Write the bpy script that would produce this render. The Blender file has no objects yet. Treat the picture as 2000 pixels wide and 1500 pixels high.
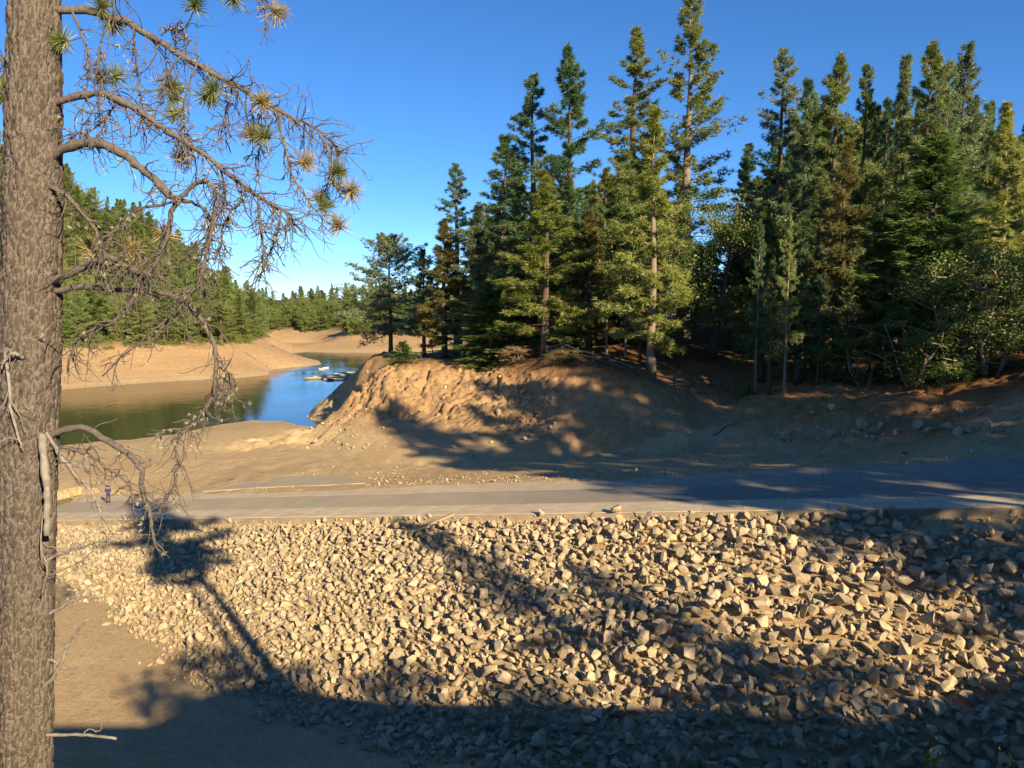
import bpy, bmesh, math, random
import numpy as np
from mathutils import Vector, Matrix
from mathutils.geometry import delaunay_2d_cdt

random.seed(7)
RNG = np.random.default_rng(7)
scene = bpy.context.scene
COL = scene.collection

# ------------------------------------------------------------------ camera
CAM_Z = 20.0                       # water level is z = 0
PITCH = math.radians(5.67)
FPX = 1511.0                       # focal length in pixels of a 2000 px wide picture
cam_d = bpy.data.cameras.new('camera')
cam_d.sensor_width = 36.0
cam_d.lens = 36.0 * FPX / 2000.0
cam_d.clip_start = 0.05
cam_d.clip_end = 20000
cam = bpy.data.objects.new('camera', cam_d)
COL.objects.link(cam)
cam.location = (0, 0, CAM_Z)
cam.rotation_euler = (math.pi / 2 - PITCH, 0, 0)
scene.camera = cam

# ------------------------------------------------------------------ sky, sun, exposure
SUN_EL = math.radians(23.0)
SUN_AZ = (0.565, -0.825)           # horizontal direction towards the sun
world = bpy.data.worlds.new('World')
scene.world = world
world.use_nodes = True
wn = world.node_tree.nodes
sky = wn.new('ShaderNodeTexSky')
sky.sky_type = 'NISHITA'
sky.sun_disc = False
sky.sun_elevation = SUN_EL
sky.sun_rotation = math.atan2(SUN_AZ[0], SUN_AZ[1])
sky.altitude = 300
sky.air_density = 0.7
sky.dust_density = 0.0
sky.ozone_density = 6.0
hsv = wn.new('ShaderNodeHueSaturation'); hsv.inputs['Saturation'].default_value = 1.10
world.node_tree.links.new(sky.outputs[0], hsv.inputs['Color'])
world.node_tree.links.new(hsv.outputs[0], wn['Background'].inputs[0])
wn['Background'].inputs[1].default_value = 0.083
sun_d = bpy.data.lights.new('sun', 'SUN')
sun_d.energy = 5.0
sun_d.angle = math.radians(0.53)
sun_d.color = (1.0, 0.80, 0.52)
sun = bpy.data.objects.new('sun', sun_d)
COL.objects.link(sun)
ce = math.cos(SUN_EL)
sun.rotation_euler = Vector((-SUN_AZ[0] * ce, -SUN_AZ[1] * ce, -math.sin(SUN_EL))).to_track_quat('-Z', 'Y').to_euler()
sun.location = (60, -80, 80)
scene.view_settings.view_transform = 'Standard'
scene.view_settings.look = 'None'
scene.view_settings.gamma = 1.0
scene.view_settings.use_curve_mapping = False
scene.view_settings.exposure = 1.15
scene.render.engine = 'CYCLES'
scene.cycles.use_denoising = True
scene.cycles.max_bounces = 6
scene.cycles.diffuse_bounces = 3
scene.cycles.glossy_bounces = 3
scene.cycles.transmission_bounces = 3
scene.cycles.transparent_max_bounces = 4
scene.cycles.use_adaptive_sampling = True
scene.cycles.adaptive_threshold = 0.015

# ------------------------------------------------------------------ helpers
def ray(x, y):
    cx = (x - 1000.0) / FPX; cy = (y - 750.0) / FPX
    c, s = math.cos(PITCH), math.sin(PITCH)
    return cx, c - cy * s, -(s + cy * c)          # world dir
def at(x, y, D):
    dx, dy, dz = ray(x, y); k = D / dy
    return (dx * k, D, CAM_Z + dz * k)
def on_z(x, y, z):
    dx, dy, dz = ray(x, y); k = (z - CAM_Z) / dz
    return (dx * k, dy * k, z)
def X_of(x, D):
    return (x - 1000.0) / FPX * D * 0.9995
def tag(o, label=None, cat=None, group=None, kind=None):
    if label: o['label'] = label
    if cat: o['category'] = cat
    if group: o['group'] = group
    if kind: o['kind'] = kind
    return o
def empty(name, loc=(0, 0, 0), rz=0.0):
    o = bpy.data.objects.new(name, None); COL.objects.link(o)
    o.location = loc; o.rotation_euler = (0, 0, rz); o.empty_display_size = 0.2
    return o
def mesh_np(name, V, F, mats=(), fm=None, smooth=False):
    """V (n,3), F (m,3) or (m,4) int arrays -> mesh datablock"""
    me = bpy.data.meshes.new(name)
    V = np.asarray(V, dtype=np.float32); F = np.asarray(F, dtype=np.int32)
    k = F.shape[1]
    me.vertices.add(len(V)); me.vertices.foreach_set('co', V.ravel())
    me.loops.add(F.size); me.loops.foreach_set('vertex_index', F.ravel())
    me.polygons.add(len(F))
    me.polygons.foreach_set('loop_start', np.arange(0, F.size, k, dtype=np.int32))
    for m in mats: me.materials.append(m)
    if fm is not None: me.polygons.foreach_set('material_index', np.asarray(fm, dtype=np.int32))
    me.polygons.foreach_set('use_smooth', np.full(len(F), smooth, dtype=bool))
    me.update(calc_edges=True)
    me.validate()
    return me
def obj(name, me, parent=None, loc=None):
    o = bpy.data.objects.new(name, me); COL.objects.link(o)
    if parent is not None: o.parent = parent
    if loc is not None: o.location = loc
    return o
class MB:
    """collects vertices and triangles"""
    def __init__(s): s.V = []; s.F = []; s.M = []; s.n = 0
    def add(s, V, F, m=0):
        V = np.asarray(V, float); F = np.asarray(F, int)
        if F.shape[1] == 4: F = np.concatenate([F[:, [0, 1, 2]], F[:, [0, 2, 3]]])
        s.V.append(V); s.F.append(F + s.n); s.M.append(np.full(len(F), m)); s.n += len(V)
    def box(s, c, size, rz=0.0, m=0, tilt=None):
        hx, hy, hz = [q / 2 for q in size]
        P = np.array([[x, y, z] for x in (-hx, hx) for y in (-hy, hy) for z in (-hz, hz)])
        if tilt is not None: P = P @ np.array(tilt).T
        ca, sa = math.cos(rz), math.sin(rz)
        P = P @ np.array([[ca, sa, 0], [-sa, ca, 0], [0, 0, 1]]) + np.array(c)
        s.add(P, [[0, 1, 3, 2], [4, 6, 7, 5], [0, 4, 5, 1], [2, 3, 7, 6], [0, 2, 6, 4], [1, 5, 7, 3]], m)
    def bar(s, a, b, w, h, m=0):
        a = np.array(a, float); b = np.array(b, float); d = b - a; L = np.linalg.norm(d); d /= L
        up = np.array([0, 0, 1.0])
        if abs(d[2]) > .95: up = np.array([0, 1.0, 0])
        r = np.cross(d, up); r /= np.linalg.norm(r); u = np.cross(r, d)
        P = np.array([p + r * i * w / 2 + u * j * h / 2 for p in (a, b) for i in (-1, 1) for j in (-1, 1)])
        s.add(P, [[0, 1, 3, 2], [4, 6, 7, 5], [0, 4, 5, 1], [2, 3, 7, 6], [0, 2, 6, 4], [1, 5, 7, 3]], m)
    def tube(s, path, rad, sides=6, m=0):
        V, F = tube(path, rad, sides); s.add(V, F, m)
    def mesh(s, name, mats, smooth=False):
        return mesh_np(name, np.concatenate(s.V), np.concatenate(s.F), mats, np.concatenate(s.M), smooth)
def tube(path, rad, sides=6):
    P = np.asarray(path, float); n = len(P); R = np.broadcast_to(np.asarray(rad, float), (n,))
    T = np.gradient(P, axis=0); T /= np.linalg.norm(T, axis=1, keepdims=True) + 1e-9
    ref = np.array([0.31, 0.2, 0.93])
    if abs(np.mean(T @ ref)) > .8: ref = np.array([0.9, 0.3, -.1])
    A = np.cross(T, ref); A /= np.linalg.norm(A, axis=1, keepdims=True) + 1e-9
    B = np.cross(T, A)
    th = np.linspace(0, 2 * math.pi, sides, endpoint=False)
    V = P[:, None, :] + R[:, None, None] * (np.cos(th)[None, :, None] * A[:, None, :] + np.sin(th)[None, :, None] * B[:, None, :])
    V = V.reshape(-1, 3)
    i = np.arange(n - 1)[:, None] * sides; j = np.arange(sides)[None, :]; j2 = (j + 1) % sides
    Q = np.stack([i + j, i + j2, i + sides + j2, i + sides + j], -1).reshape(-1, 4)
    F = np.concatenate([Q[:, [0, 1, 2]], Q[:, [0, 2, 3]]])
    c = len(V); V = np.concatenate([V, P[:1], P[-1:]])
    jj = np.arange(sides); e = (n - 1) * sides
    F = np.concatenate([F, np.stack([np.full(sides, c), (jj + 1) % sides, jj], 1), np.stack([np.full(sides, c + 1), e + jj, e + (jj + 1) % sides], 1)])
    return V, F
def smooth_path(P, n):
    """Catmull-Rom through control points"""
    P = np.asarray(P, float)
    Q = np.vstack([2 * P[0] - P[1], P, 2 * P[-1] - P[-2]])
    t = np.linspace(0, len(P) - 1 - 1e-6, n); i = t.astype(int); f = (t - i)[:, None]
    a, b, c, d = Q[i], Q[i + 1], Q[i + 2], Q[i + 3]
    return .5 * (2 * b + (c - a) * f + (2 * a - 5 * b + 4 * c - d) * f ** 2 + (3 * b - a - 3 * c + d) * f ** 3)
def _hash(ix, iy, seed):
    h = (ix * 374761393 + iy * 668265263 + seed * 974634541) & 0xFFFFFFFF
    h = ((h ^ (h >> 13)) * 1274126177) & 0xFFFFFFFF
    return ((h ^ (h >> 16)) & 0xFFFF) / 65535.0
def vnoise(x, y, seed=0):
    x = np.asarray(x, float); y = np.asarray(y, float)
    ix = np.floor(x).astype(np.int64); iy = np.floor(y).astype(np.int64); fx = x - ix; fy = y - iy
    u = fx * fx * fx * (fx * (fx * 6 - 15) + 10); v = fy * fy * fy * (fy * (fy * 6 - 15) + 10)
    a = _hash(ix, iy, seed); b = _hash(ix + 1, iy, seed); c = _hash(ix, iy + 1, seed); d = _hash(ix + 1, iy + 1, seed)
    return ((a * (1 - u) + b * u) * (1 - v) + (c * (1 - u) + d * u) * v) * 2 - 1
def fbm(x, y, oct=4, seed=0):
    s = 0; a = 1; t = 0
    for k in range(oct):
        s = s + a * vnoise(x * 2 ** k + 17.3 * k, y * 2 ** k - 9.1 * k, seed + k); t += a; a *= .5
    return s / t
def sstep(a, b, x):
    t = np.clip((x - a) / (b - a), 0, 1); return t * t * (3 - 2 * t)

# ------------------------------------------------------------------ materials
def mat(name):
    m = bpy.data.materials.new(name); m.use_nodes = True
    nt = m.node_tree; bs = nt.nodes['Principled BSDF']
    bs.inputs['Specular IOR Level'].default_value = 0.25
    return m, nt, bs
def N(nt, t, **kw):
    n = nt.nodes.new(t)
    for k, v in kw.items():
        if k in n.inputs: n.inputs[k].default_value = v
        else: setattr(n, k, v)
    return n
def ramp(nt, stops, fac):
    r = N(nt, 'ShaderNodeValToRGB'); e = r.color_ramp.elements
    while len(e) < len(stops): e.new(.5)
    for q, (p, c) in zip(e, stops): q.position = p; q.color = (*c, 1)
    nt.links.new(fac, r.inputs[0]); return r.outputs[0]
def mixc(nt, a, b, fac, mode='MIX'):
    m = N(nt, 'ShaderNodeMix', data_type='RGBA', blend_type=mode)
    for s, v in ((m.inputs[0], fac), (m.inputs[6], a), (m.inputs[7], b)):
        if hasattr(v, 'links'): nt.links.new(v, s)
        elif isinstance(v, (int, float)): s.default_value = v
        else: s.default_value = (*v, 1)
    return m.outputs[2]
def noise(nt, scale, detail=6, rough=.6, coord='Object', vec=None, stretch=None):
    if vec is None:
        tc = N(nt, 'ShaderNodeTexCoord'); vec = tc.outputs[coord]
    if stretch:
        mp = N(nt, 'ShaderNodeMapping'); mp.inputs['Scale'].default_value = stretch
        nt.links.new(vec, mp.inputs[0]); vec = mp.outputs[0]
    n = N(nt, 'ShaderNodeTexNoise', Scale=scale, Detail=detail, Roughness=rough)
    nt.links.new(vec, n.inputs['Vector']); return n.outputs[0]
def bump(nt, bs, h, strength=.5, dist=.05):
    b = N(nt, 'ShaderNodeBump', Strength=strength, Distance=dist)
    nt.links.new(h, b.inputs['Height']); nt.links.new(b.outputs[0], bs.inputs['Normal'])
def simple(name, c1, c2, scale=8, rough=.85, bstr=.4, bdist=.02, detail=6, stretch=None, rnd=0.0):
    m, nt, bs = mat(name)
    n = noise(nt, scale, detail, stretch=stretch)
    c = ramp(nt, [(.3, c1), (.7, c2)], n)
    if rnd:
        oi = N(nt, 'ShaderNodeObjectInfo')
        v = N(nt, 'ShaderNodeMapRange'); v.inputs[3].default_value = 1 - rnd; v.inputs[4].default_value = 1 + rnd
        nt.links.new(oi.outputs['Random'], v.inputs[0])
        hs = N(nt, 'ShaderNodeHueSaturation'); nt.links.new(v.outputs[0], hs.inputs['Value']); nt.links.new(c, hs.inputs['Color'])
        c = hs.outputs[0]
    nt.links.new(c, bs.inputs['Base Color'])
    bs.inputs['Roughness'].default_value = rough
    n2 = noise(nt, scale * 4, 8, .7, stretch=stretch)
    bump(nt, bs, n2, bstr, bdist)
    return m

def ground_material():
    m, nt, bs = mat('dry_lakebed_ground')
    bs.inputs['Roughness'].default_value = .95
    bs.inputs['Specular IOR Level'].default_value = .1
    zone = N(nt, 'ShaderNodeVertexColor', layer_name='zone')
    sp = N(nt, 'ShaderNodeSeparateColor'); nt.links.new(zone.outputs[0], sp.inputs[0])
    big = noise(nt, .09, 5, .6); mid = noise(nt, .9, 7, .65); fine = noise(nt, 7, 8, .7)
    sand = ramp(nt, [(.25, (.48, .35, .19)), (.5, (.58, .435, .245)), (.75, (.65, .50, .305))], mid)
    sand = mixc(nt, sand, (.52, .36, .19), ramp(nt, [(.45, (0, 0, 0)), (.65, (.6, .6, .6))], big))
    # strand lines left by the falling water
    tc = N(nt, 'ShaderNodeTexCoord'); mp = N(nt, 'ShaderNodeMapping'); mp.inputs['Scale'].default_value = (.02, .02, 2.6)
    nt.links.new(tc.outputs['Object'], mp.inputs[0])
    st = noise(nt, 1.0, 4, .6, vec=mp.outputs[0])
    sand = mixc(nt, sand, (.40, .285, .155), ramp(nt, [(.5, (0, 0, 0)), (.68, (.45, .45, .45))], st))
    dirt = ramp(nt, [(.3, (.22, .11, .045)), (.55, (.38, .20, .085)), (.75, (.47, .28, .13))], mid)
    litter = ramp(nt, [(.35, (.10, .055, .028)), (.6, (.24, .13, .062)), (.75, (.33, .2, .1))], noise(nt, 2.5, 8, .7))
    green = ramp(nt, [(.35, (.03, .045, .015)), (.6, (.09, .085, .035)), (.75, (.16, .12, .055))], noise(nt, .6, 8, .7))
    c = mixc(nt, sand, dirt, sp.outputs[0])
    c = mixc(nt, c, litter, sp.outputs[1])
    c = mixc(nt, c, green, sp.outputs[2])
    c = mixc(nt, c, (.5, .5, .5), .25, 'OVERLAY') if False else c
    spk = ramp(nt, [(.56, (1, 1, 1)), (.66, (.62, .58, .52))], noise(nt, 3.2, 5, .75))
    c = mixc(nt, c, spk, .8, 'MULTIPLY')
    sh = ramp(nt, [(.3, (.66, .66, .66)), (.7, (1.12, 1.1, 1.06))], fine)
    c = mixc(nt, c, sh, .8, 'MULTIPLY')
    nt.links.new(c, bs.inputs['Base Color'])
    ad = N(nt, 'ShaderNodeMath', operation='ADD'); nt.links.new(noise(nt, 2.2, 10, .7), ad.inputs[0]); nt.links.new(noise(nt, 14, 6, .7), ad.inputs[1])
    bump(nt, bs, ad.outputs[0], .9, .16)
    return m
def needle_material(name, cols, trans=.38):
    m = bpy.data.materials.new(name); m.use_nodes = True; nt = m.node_tree
    nt.nodes.remove(nt.nodes['Principled BSDF']); out = nt.nodes['Material Output']
    n = noise(nt, .55, 3, .6); n2 = noise(nt, 2.6, 3, .6)
    a = N(nt, 'ShaderNodeMath', operation='MULTIPLY_ADD'); a.inputs[1].default_value = .62; nt.links.new(n2, a.inputs[0]); nt.links.new(n, a.inputs[2])
    oi = N(nt, 'ShaderNodeObjectInfo'); b = N(nt, 'ShaderNodeMath', operation='MULTIPLY_ADD'); b.inputs[1].default_value = .22
    nt.links.new(oi.outputs['Random'], b.inputs[0]); nt.links.new(a.outputs[0], b.inputs[2])
    c = ramp(nt, [(.62, cols[0]), (.84, cols[1]), (1.0, cols[2])], b.outputs[0])
    d = N(nt, 'ShaderNodeBsdfDiffuse'); t = N(nt, 'ShaderNodeBsdfTranslucent'); g = N(nt, 'ShaderNodeBsdfGlossy', Roughness=.45)
    g.inputs[0].default_value = (.5, .5, .45, 1)
    nt.links.new(c, d.inputs[0]); nt.links.new(c, t.inputs[0])
    mx = N(nt, 'ShaderNodeMixShader'); mx.inputs[0].default_value = trans
    nt.links.new(d.outputs[0], mx.inputs[1]); nt.links.new(t.outputs[0], mx.inputs[2])
    m2 = N(nt, 'ShaderNodeMixShader'); m2.inputs[0].default_value = .05
    nt.links.new(mx.outputs[0], m2.inputs[1]); nt.links.new(g.outputs[0], m2.inputs[2])
    nt.links.new(m2.outputs[0], out.inputs[0])
    return m
M = {}
M['ground'] = ground_material()
M['n_olive'] = needle_material('olive_needles', [(.085, .135, .040), (.155, .215, .062), (.27, .31, .10)])
M['n_dark'] = needle_material('dark_needles', [(0.066, 0.138, 0.066), (0.114, 0.204, 0.092), (0.213, 0.299, 0.130)])
M['n_yellow'] = needle_material('yellow_green_needles', [(0.150, 0.202, 0.044), (0.260, 0.305, 0.072), (0.416, 0.442, 0.130)])
M['n_brown'] = needle_material('browning_needles', [(.115, .125, .042), (.185, .18, .058), (.27, .225, .08)])
M['n_grey'] = needle_material('grey_green_needles', [(0.108, 0.164, 0.077), (0.193, 0.252, 0.120), (0.312, 0.361, 0.193)])
M['n_fir'] = needle_material('fir_needles', [(0.083, 0.161, 0.041), (0.141, 0.236, 0.062), (0.236, 0.330, 0.095)])
M['n_hill'] = needle_material('hillside_needles', [(0.119, 0.194, 0.057), (0.220, 0.295, 0.091), (0.338, 0.389, 0.126)])
M['l_oak'] = needle_material('oak_leaves', [(0.063, 0.111, 0.025), (0.111, 0.170, 0.039), (0.196, 0.232, 0.064)], .35)
M['l_bright'] = needle_material('bright_leaves', [(.06, .11, .018), (.11, .17, .03), (.18, .22, .06)], .4)
M['l_dry'] = needle_material('dry_twigs', [(.16, .10, .05), (.25, .165, .09), (.33, .23, .13)], .1)
M['bark'] = simple('conifer_bark', (.065, .045, .032), (.16, .115, .082), 5, .95, .8, .05, stretch=(3, 3, .6))
M['bark_pale'] = simple('pale_bark', (.14, .105, .075), (.30, .24, .18), 5, .9, .6, .03, stretch=(3, 3, .7))
M['twig'] = simple('branch_bark', (.075, .06, .05), (.18, .15, .125), 14, .9, .8, .01, stretch=(2, 2, 2))
M['deadwood'] = simple('bleached_deadwood', (.15, .13, .11), (.29, .26, .22), 12, .85, .5, .006)
M['lichen'] = simple('pale_lichen', (.42, .43, .27), (.62, .60, .42), 40, .95, .5, .004)
M['rock'] = None

# ------------------------------------------------------------------ terrain heights
A_ = np.array(at(2000, 989, 43.0)); B_ = np.array(at(110, 1016, 68.0))
E2 = (B_ - A_)[:2]; RL = np.linalg.norm(E2); E2 = E2 / RL
N2 = np.array([-E2[1], E2[0]])
if N2[1] < 0: N2 = -N2
RSL = (B_[2] - A_[2]) / RL
RW = 10.8                                             # ramp width
def RWf(s): return RW + .115 * np.clip(32 - s, 0, 55)
def ramp_st(x, y):
    dx = x - A_[0]; dy = y - A_[1]
    return dx * E2[0] + dy * E2[1], dx * N2[0] + dy * N2[1]
def ramp_z(s): return A_[2] + RSL * np.clip(s, -60, 200)
def ramp_pt(s, t, dz=0.0):
    return np.array([A_[0] + E2[0] * s + N2[0] * t, A_[1] + E2[1] * s + N2[1] * t, float(ramp_z(s)) + dz])

CP = []
def c(*p): CP.append(p)
# ramp edges
for s in range(-40, 79, 6):
    p = ramp_pt(s, -.4, -.62); c(*p)
    p = ramp_pt(s, float(RWf(s)) + .5, .02); c(*p)
# toe of the riprap and gully floor
for x, y, z in [(110, 1120, .9), (230, 1185, .8), (300, 1262, .75), (450, 1350, .75), (700, 1402, .85), (1000, 1450, 1.05), (1300, 1495, 1.3), (1700, 1530, 1.6), (2000, 1520, 1.9)]:
    c(*on_z(x, y, z))
for p in [(-60, 40, .5), (-40, 36, .5), (-25, 34, .6), (-10, 30, .9), (5, 27.5, 1.3), (14, 26.5, 1.7), (24, 27, 3.0), (36, 30, 6.5), (50, 30, 10.5)]: c(*p)
# near bank below the camera, with an unseen knoll raised to shade the gully
for x in (-60, -40, -22, -8, 0, 6, 11, 18, 25):
    for y, z in ((-40, 18.6), (-12, 18.4), (-1, 18.2), (1.6, 17.6), (6, 13.9), (12, 8.8), (20, 4.2)):
        c(x, y, z + (2.1 * min(1, max(0, (x - 6) / 4)) * (1.0 if x < 14 else .55) if -5 < y < 2 else 0) - (1.5 if x <= -8 and 1 < y < 15 else 0) - (1.2 if y == 20 and x < -10 else 0))
for p in [(32, -1, 18.4), (38, -1, 18.8), (31, 8, 14.5), (30, 18, 9), (45, 0, 17.5), (45, 12, 15.5), (45, 22, 12.5), (62, 10, 16.5), (62, 26, 14), (85, 10, 17), (85, 35, 15), (105, 45, 16), (60, -40, 18.5), (105, -40, 18.5), (105, 10, 18)]: c(*p)
# beach and waterline
for x, y in [(20, 878), (130, 866), (260, 861), (330, 849), (430, 828), (500, 818), (560, 822)]: c(*on_z(x, y, 0))
for x, y, z in [(500, 900, 1.5), (400, 880, 1.0), (560, 870, 1.6), (250, 920, 1.0)]: c(*on_z(x, y, z))
for p in [(-62, 62, .9), (-75, 78, .6), (-100, 100, -.6), (-95, 128, -2.5), (-66, 150, -3), (-60, 200, -3), (-75, 250, -3), (-62, 300, -3), (-95, 390, -3), (-52, 325, -3), (-112, 428, -2.5), (-130, 165, -2), (-45, 150, -3), (-110, 415, -2.5), (-140, 440, -1)]: c(*p)
for x, y, z in [(602, 833, .8), (560, 810, -1.2), (590, 816, -1.2), (520, 808, -1.2)]: c(*on_z(x, y, z))
# mound: left crest and the far face that drops to the water
for x, y, D in [(612, 838, 106), (640, 816, 108), (680, 776, 108.5), (720, 737, 110), (752, 707, 113)]:
    p = at(x, y, D); c(*p)
    if x > 630: c(p[0] - (5 if x < 650 else 6 if x < 700 else 9), p[1] + (25 if x < 700 else 11), -.4 if x < 650 else -1.0)
for p in [(-25, 130, 11.5), (-38, 136, -1.5), (-26, 152, 11.4), (-40, 158, -1.5), (-24, 172, 9), (-36, 182, -1.5), (-14, 205, 8), (-24, 222, -2), (0, 260, 6), (-16, 282, -2), (0, 320, 2), (-20, 330, -2)]: c(*p)
for x, y, D in [(760, 775, 103), (800, 788, 101.5), (870, 790, 99), (940, 790, 96), (1000, 800, 93),
                (700, 830, 101), (800, 832, 97), (900, 842, 92), (1000, 842, 88.5), (1060, 820, 89),
                (760, 735, 107), (800, 713, 108.5), (870, 722, 107), (930, 742, 103), (990, 745, 99), (1040, 725, 98), (1060, 700, 100),
                (800, 699, 120), (870, 697, 122), (850, 693, 140), (765, 692, 140), (960, 700, 116), (1000, 680, 125)]: c(*at(x, y, D))
for x, y, z in [(600, 868, 1.6), (680, 890, 1.9), (750, 905, 2.2), (850, 912, 2.7), (1000, 900, 3.5), (1150, 888, 4.3), (1300, 884, 5.2), (1500, 880, 6.3), (1700, 878, 7.4), (2000, 874, 9.0)]: c(*on_z(x, y, z))
# wooded bank to the right
for x, y, D in [(1075, 684, 99), (1180, 720, 91), (1280, 747, 86), (1120, 790, 87), (1200, 830, 82.5), (1280, 810, 82), (1350, 760, 88), (1400, 800, 84), (1400, 850, 79),
                (1450, 785, 90), (1450, 740, 95), (1300, 660, 115), (1300, 634, 128), (1100, 665, 120), (1500, 765, 85), (1500, 840, 76.5), (1600, 750, 83), (1700, 748, 81), (1700, 784, 75.5), (1700, 842, 71),
                (1800, 735, 79), (1900, 722, 77), (1900, 765, 70), (1900, 850, 63.5), (2000, 702, 75), (2000, 742, 67), (2000, 850, 60.5), (1980, 682, 90), (1600, 655, 118), (1900, 662, 108), (1450, 690, 108), (2000, 640, 130)]: c(*at(x, y, D))
for p in [(75, 60, 12.5), (80, 72, 15), (110, 80, 17), (110, 150, 19), (60, 170, 18), (20, 170, 16.5), (110, 300, 22), (30, 300, 14), (60, 240, 19)]: c(*p)
# left shore
for x, y in [(0, 768), (140, 757), (330, 743), (480, 737), (530, 729), (548, 719), (612, 712)]: c(*on_z(x, y, 0))
for x, y, D in [(0, 672, 218), (150, 672, 225), (300, 664, 236), (430, 668, 250), (480, 664, 268), (527, 668, 290), (560, 690, 285)]: c(*at(x, y, D))
for x, y, D in [(480, 715, 235), (380, 705, 228), (200, 712, 215)]: c(*at(x, y, D))
c(*at(570, 690, 310)[:2], -.5); c(-104, 345, .0); c(-100, 335, -1)
for p in [(-172, 300, 56), (-155, 330, 42), (-126, 335, 19), (-113, 338, 8), (-205, 300, 72), (-270, 310, 90), (-230, 420, 56), (-160, 420, 26), (-128, 405, 4), (-130, 450, 3), (-185, 255, 24), (-150, 262, 17), (-230, 250, 26), (-300, 250, 40), (-400, 300, 90), (-400, 120, 40), (-250, 200, 4), (-160, 196, -.5), (-220, 150, -2), (-200, 60, 2), (-400, -100, 20), (-120, 0, 17), (-120, 40, 1)]: c(*p)
# far shore
for x, y, z in [(515, 668, 0), (600, 667, 0), (640, 688, 0), (690, 688, 0), (760, 690, 0), (560, 679, 0), (585, 684, 0)]: c(*on_z(x, y, z))
for x, y, D in [(520, 648, 470), (600, 649, 475), (620, 662, 385), (655, 656, 392), (700, 658, 390), (760, 662, 380)]: c(*at(x, y, D))
for x, D, z in [(480, 520, 11), (560, 530, 13), (700, 530, 15), (900, 530, 20), (700, 440, 8), (820, 440, 10), (450, 620, 20), (560, 620, 19), (700, 620, 21), (900, 620, 24), (380, 620, 30), (500, 900, 22), (800, 900, 24), (1200, 900, 26)]: c(X_of(x, D), D, z)
for p in [(-1500, 1500, 60), (0, 1700, 24), (1500, 1500, 40), (1500, -300, 40), (-1500, -300, 60), (0, -300, 22), (400, 300, 30), (400, 900, 30), (-900, 600, 80), (-900, 0, 60), (400, -100, 26)]: c(*p)
CP = np.array(CP, float)
_v, _e, _f, *_ = delaunay_2d_cdt([Vector(p[:2]) for p in CP], [], [], 0, 1e-4)
TV = np.array([list(q) for q in _v]); TZ = np.empty(len(TV))
for i, q in enumerate(TV): TZ[i] = CP[np.argmin(((CP[:, :2] - q) ** 2).sum(1)), 2]
TRI = np.array([list(f)[:3] for f in _f])
def tin(gx, gy):
    out = np.full(gx.shape, 20.0)
    x0, y0 = gx[0, 0], gy[0, 0]; st = gx[0, 1] - gx[0, 0]; ny, nx = gx.shape
    for a, b, d in TRI:
        P = TV[[a, b, d]]
        i0 = max(0, int((P[:, 0].min() - x0) / st)); i1 = min(nx, int((P[:, 0].max() - x0) / st) + 2)
        j0 = max(0, int((P[:, 1].min() - y0) / st)); j1 = min(ny, int((P[:, 1].max() - y0) / st) + 2)
        if i0 >= i1 or j0 >= j1: continue
        X = gx[j0:j1, i0:i1]; Y = gy[j0:j1, i0:i1]
        den = (P[1, 1] - P[2, 1]) * (P[0, 0] - P[2, 0]) + (P[2, 0] - P[1, 0]) * (P[0, 1] - P[2, 1])
        if abs(den) < 1e-9: continue
        w0 = ((P[1, 1] - P[2, 1]) * (X - P[2, 0]) + (P[2, 0] - P[1, 0]) * (Y - P[2, 1])) / den
        w1 = ((P[2, 1] - P[0, 1]) * (X - P[2, 0]) + (P[0, 0] - P[2, 0]) * (Y - P[2, 1])) / den
        w2 = 1 - w0 - w1
        k = (w0 >= -1e-6) & (w1 >= -1e-6) & (w2 >= -1e-6)
        z = w0 * TZ[a] + w1 * TZ[b] + w2 * TZ[d]
        out[j0:j1, i0:i1][k] = z[k]
    return out
def blur(Z, n):
    for _ in range(n):
        Zp = np.pad(Z, 1, mode='edge')
        Z = (Zp[1:-1, :-2] + 2 * Zp[1:-1, 1:-1] + Zp[1:-1, 2:]) / 4
        Zp = np.pad(Z, 1, mode='edge')
        Z = (Zp[:-2, 1:-1] + 2 * Zp[1:-1, 1:-1] + Zp[2:, 1:-1]) / 4
    return Z
class Raster:
    def __init__(s, x0, x1, y0, y1, st, nb):
        s.x0, s.y0, s.st = x0, y0, st
        gx, gy = np.meshgrid(np.arange(x0, x1 + st, st), np.arange(y0, y1 + st, st))
        s.Z = blur(tin(gx, gy), nb); s.ny, s.nx = gx.shape
    def __call__(s, x, y):
        fx = np.clip((x - s.x0) / s.st, 0, s.nx - 1.001); fy = np.clip((y - s.y0) / s.st, 0, s.ny - 1.001)
        i = fx.astype(int); j = fy.astype(int); u = fx - i; v = fy - j; Z = s.Z
        return (Z[j, i] * (1 - u) + Z[j, i + 1] * u) * (1 - v) + (Z[j + 1, i] * (1 - u) + Z[j + 1, i + 1] * u) * v
R_near = Raster(-90, 105, -38, 205, .5, 3)
R_far = Raster(-1400, 1400, -290, 1600, 5, 2)
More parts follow.
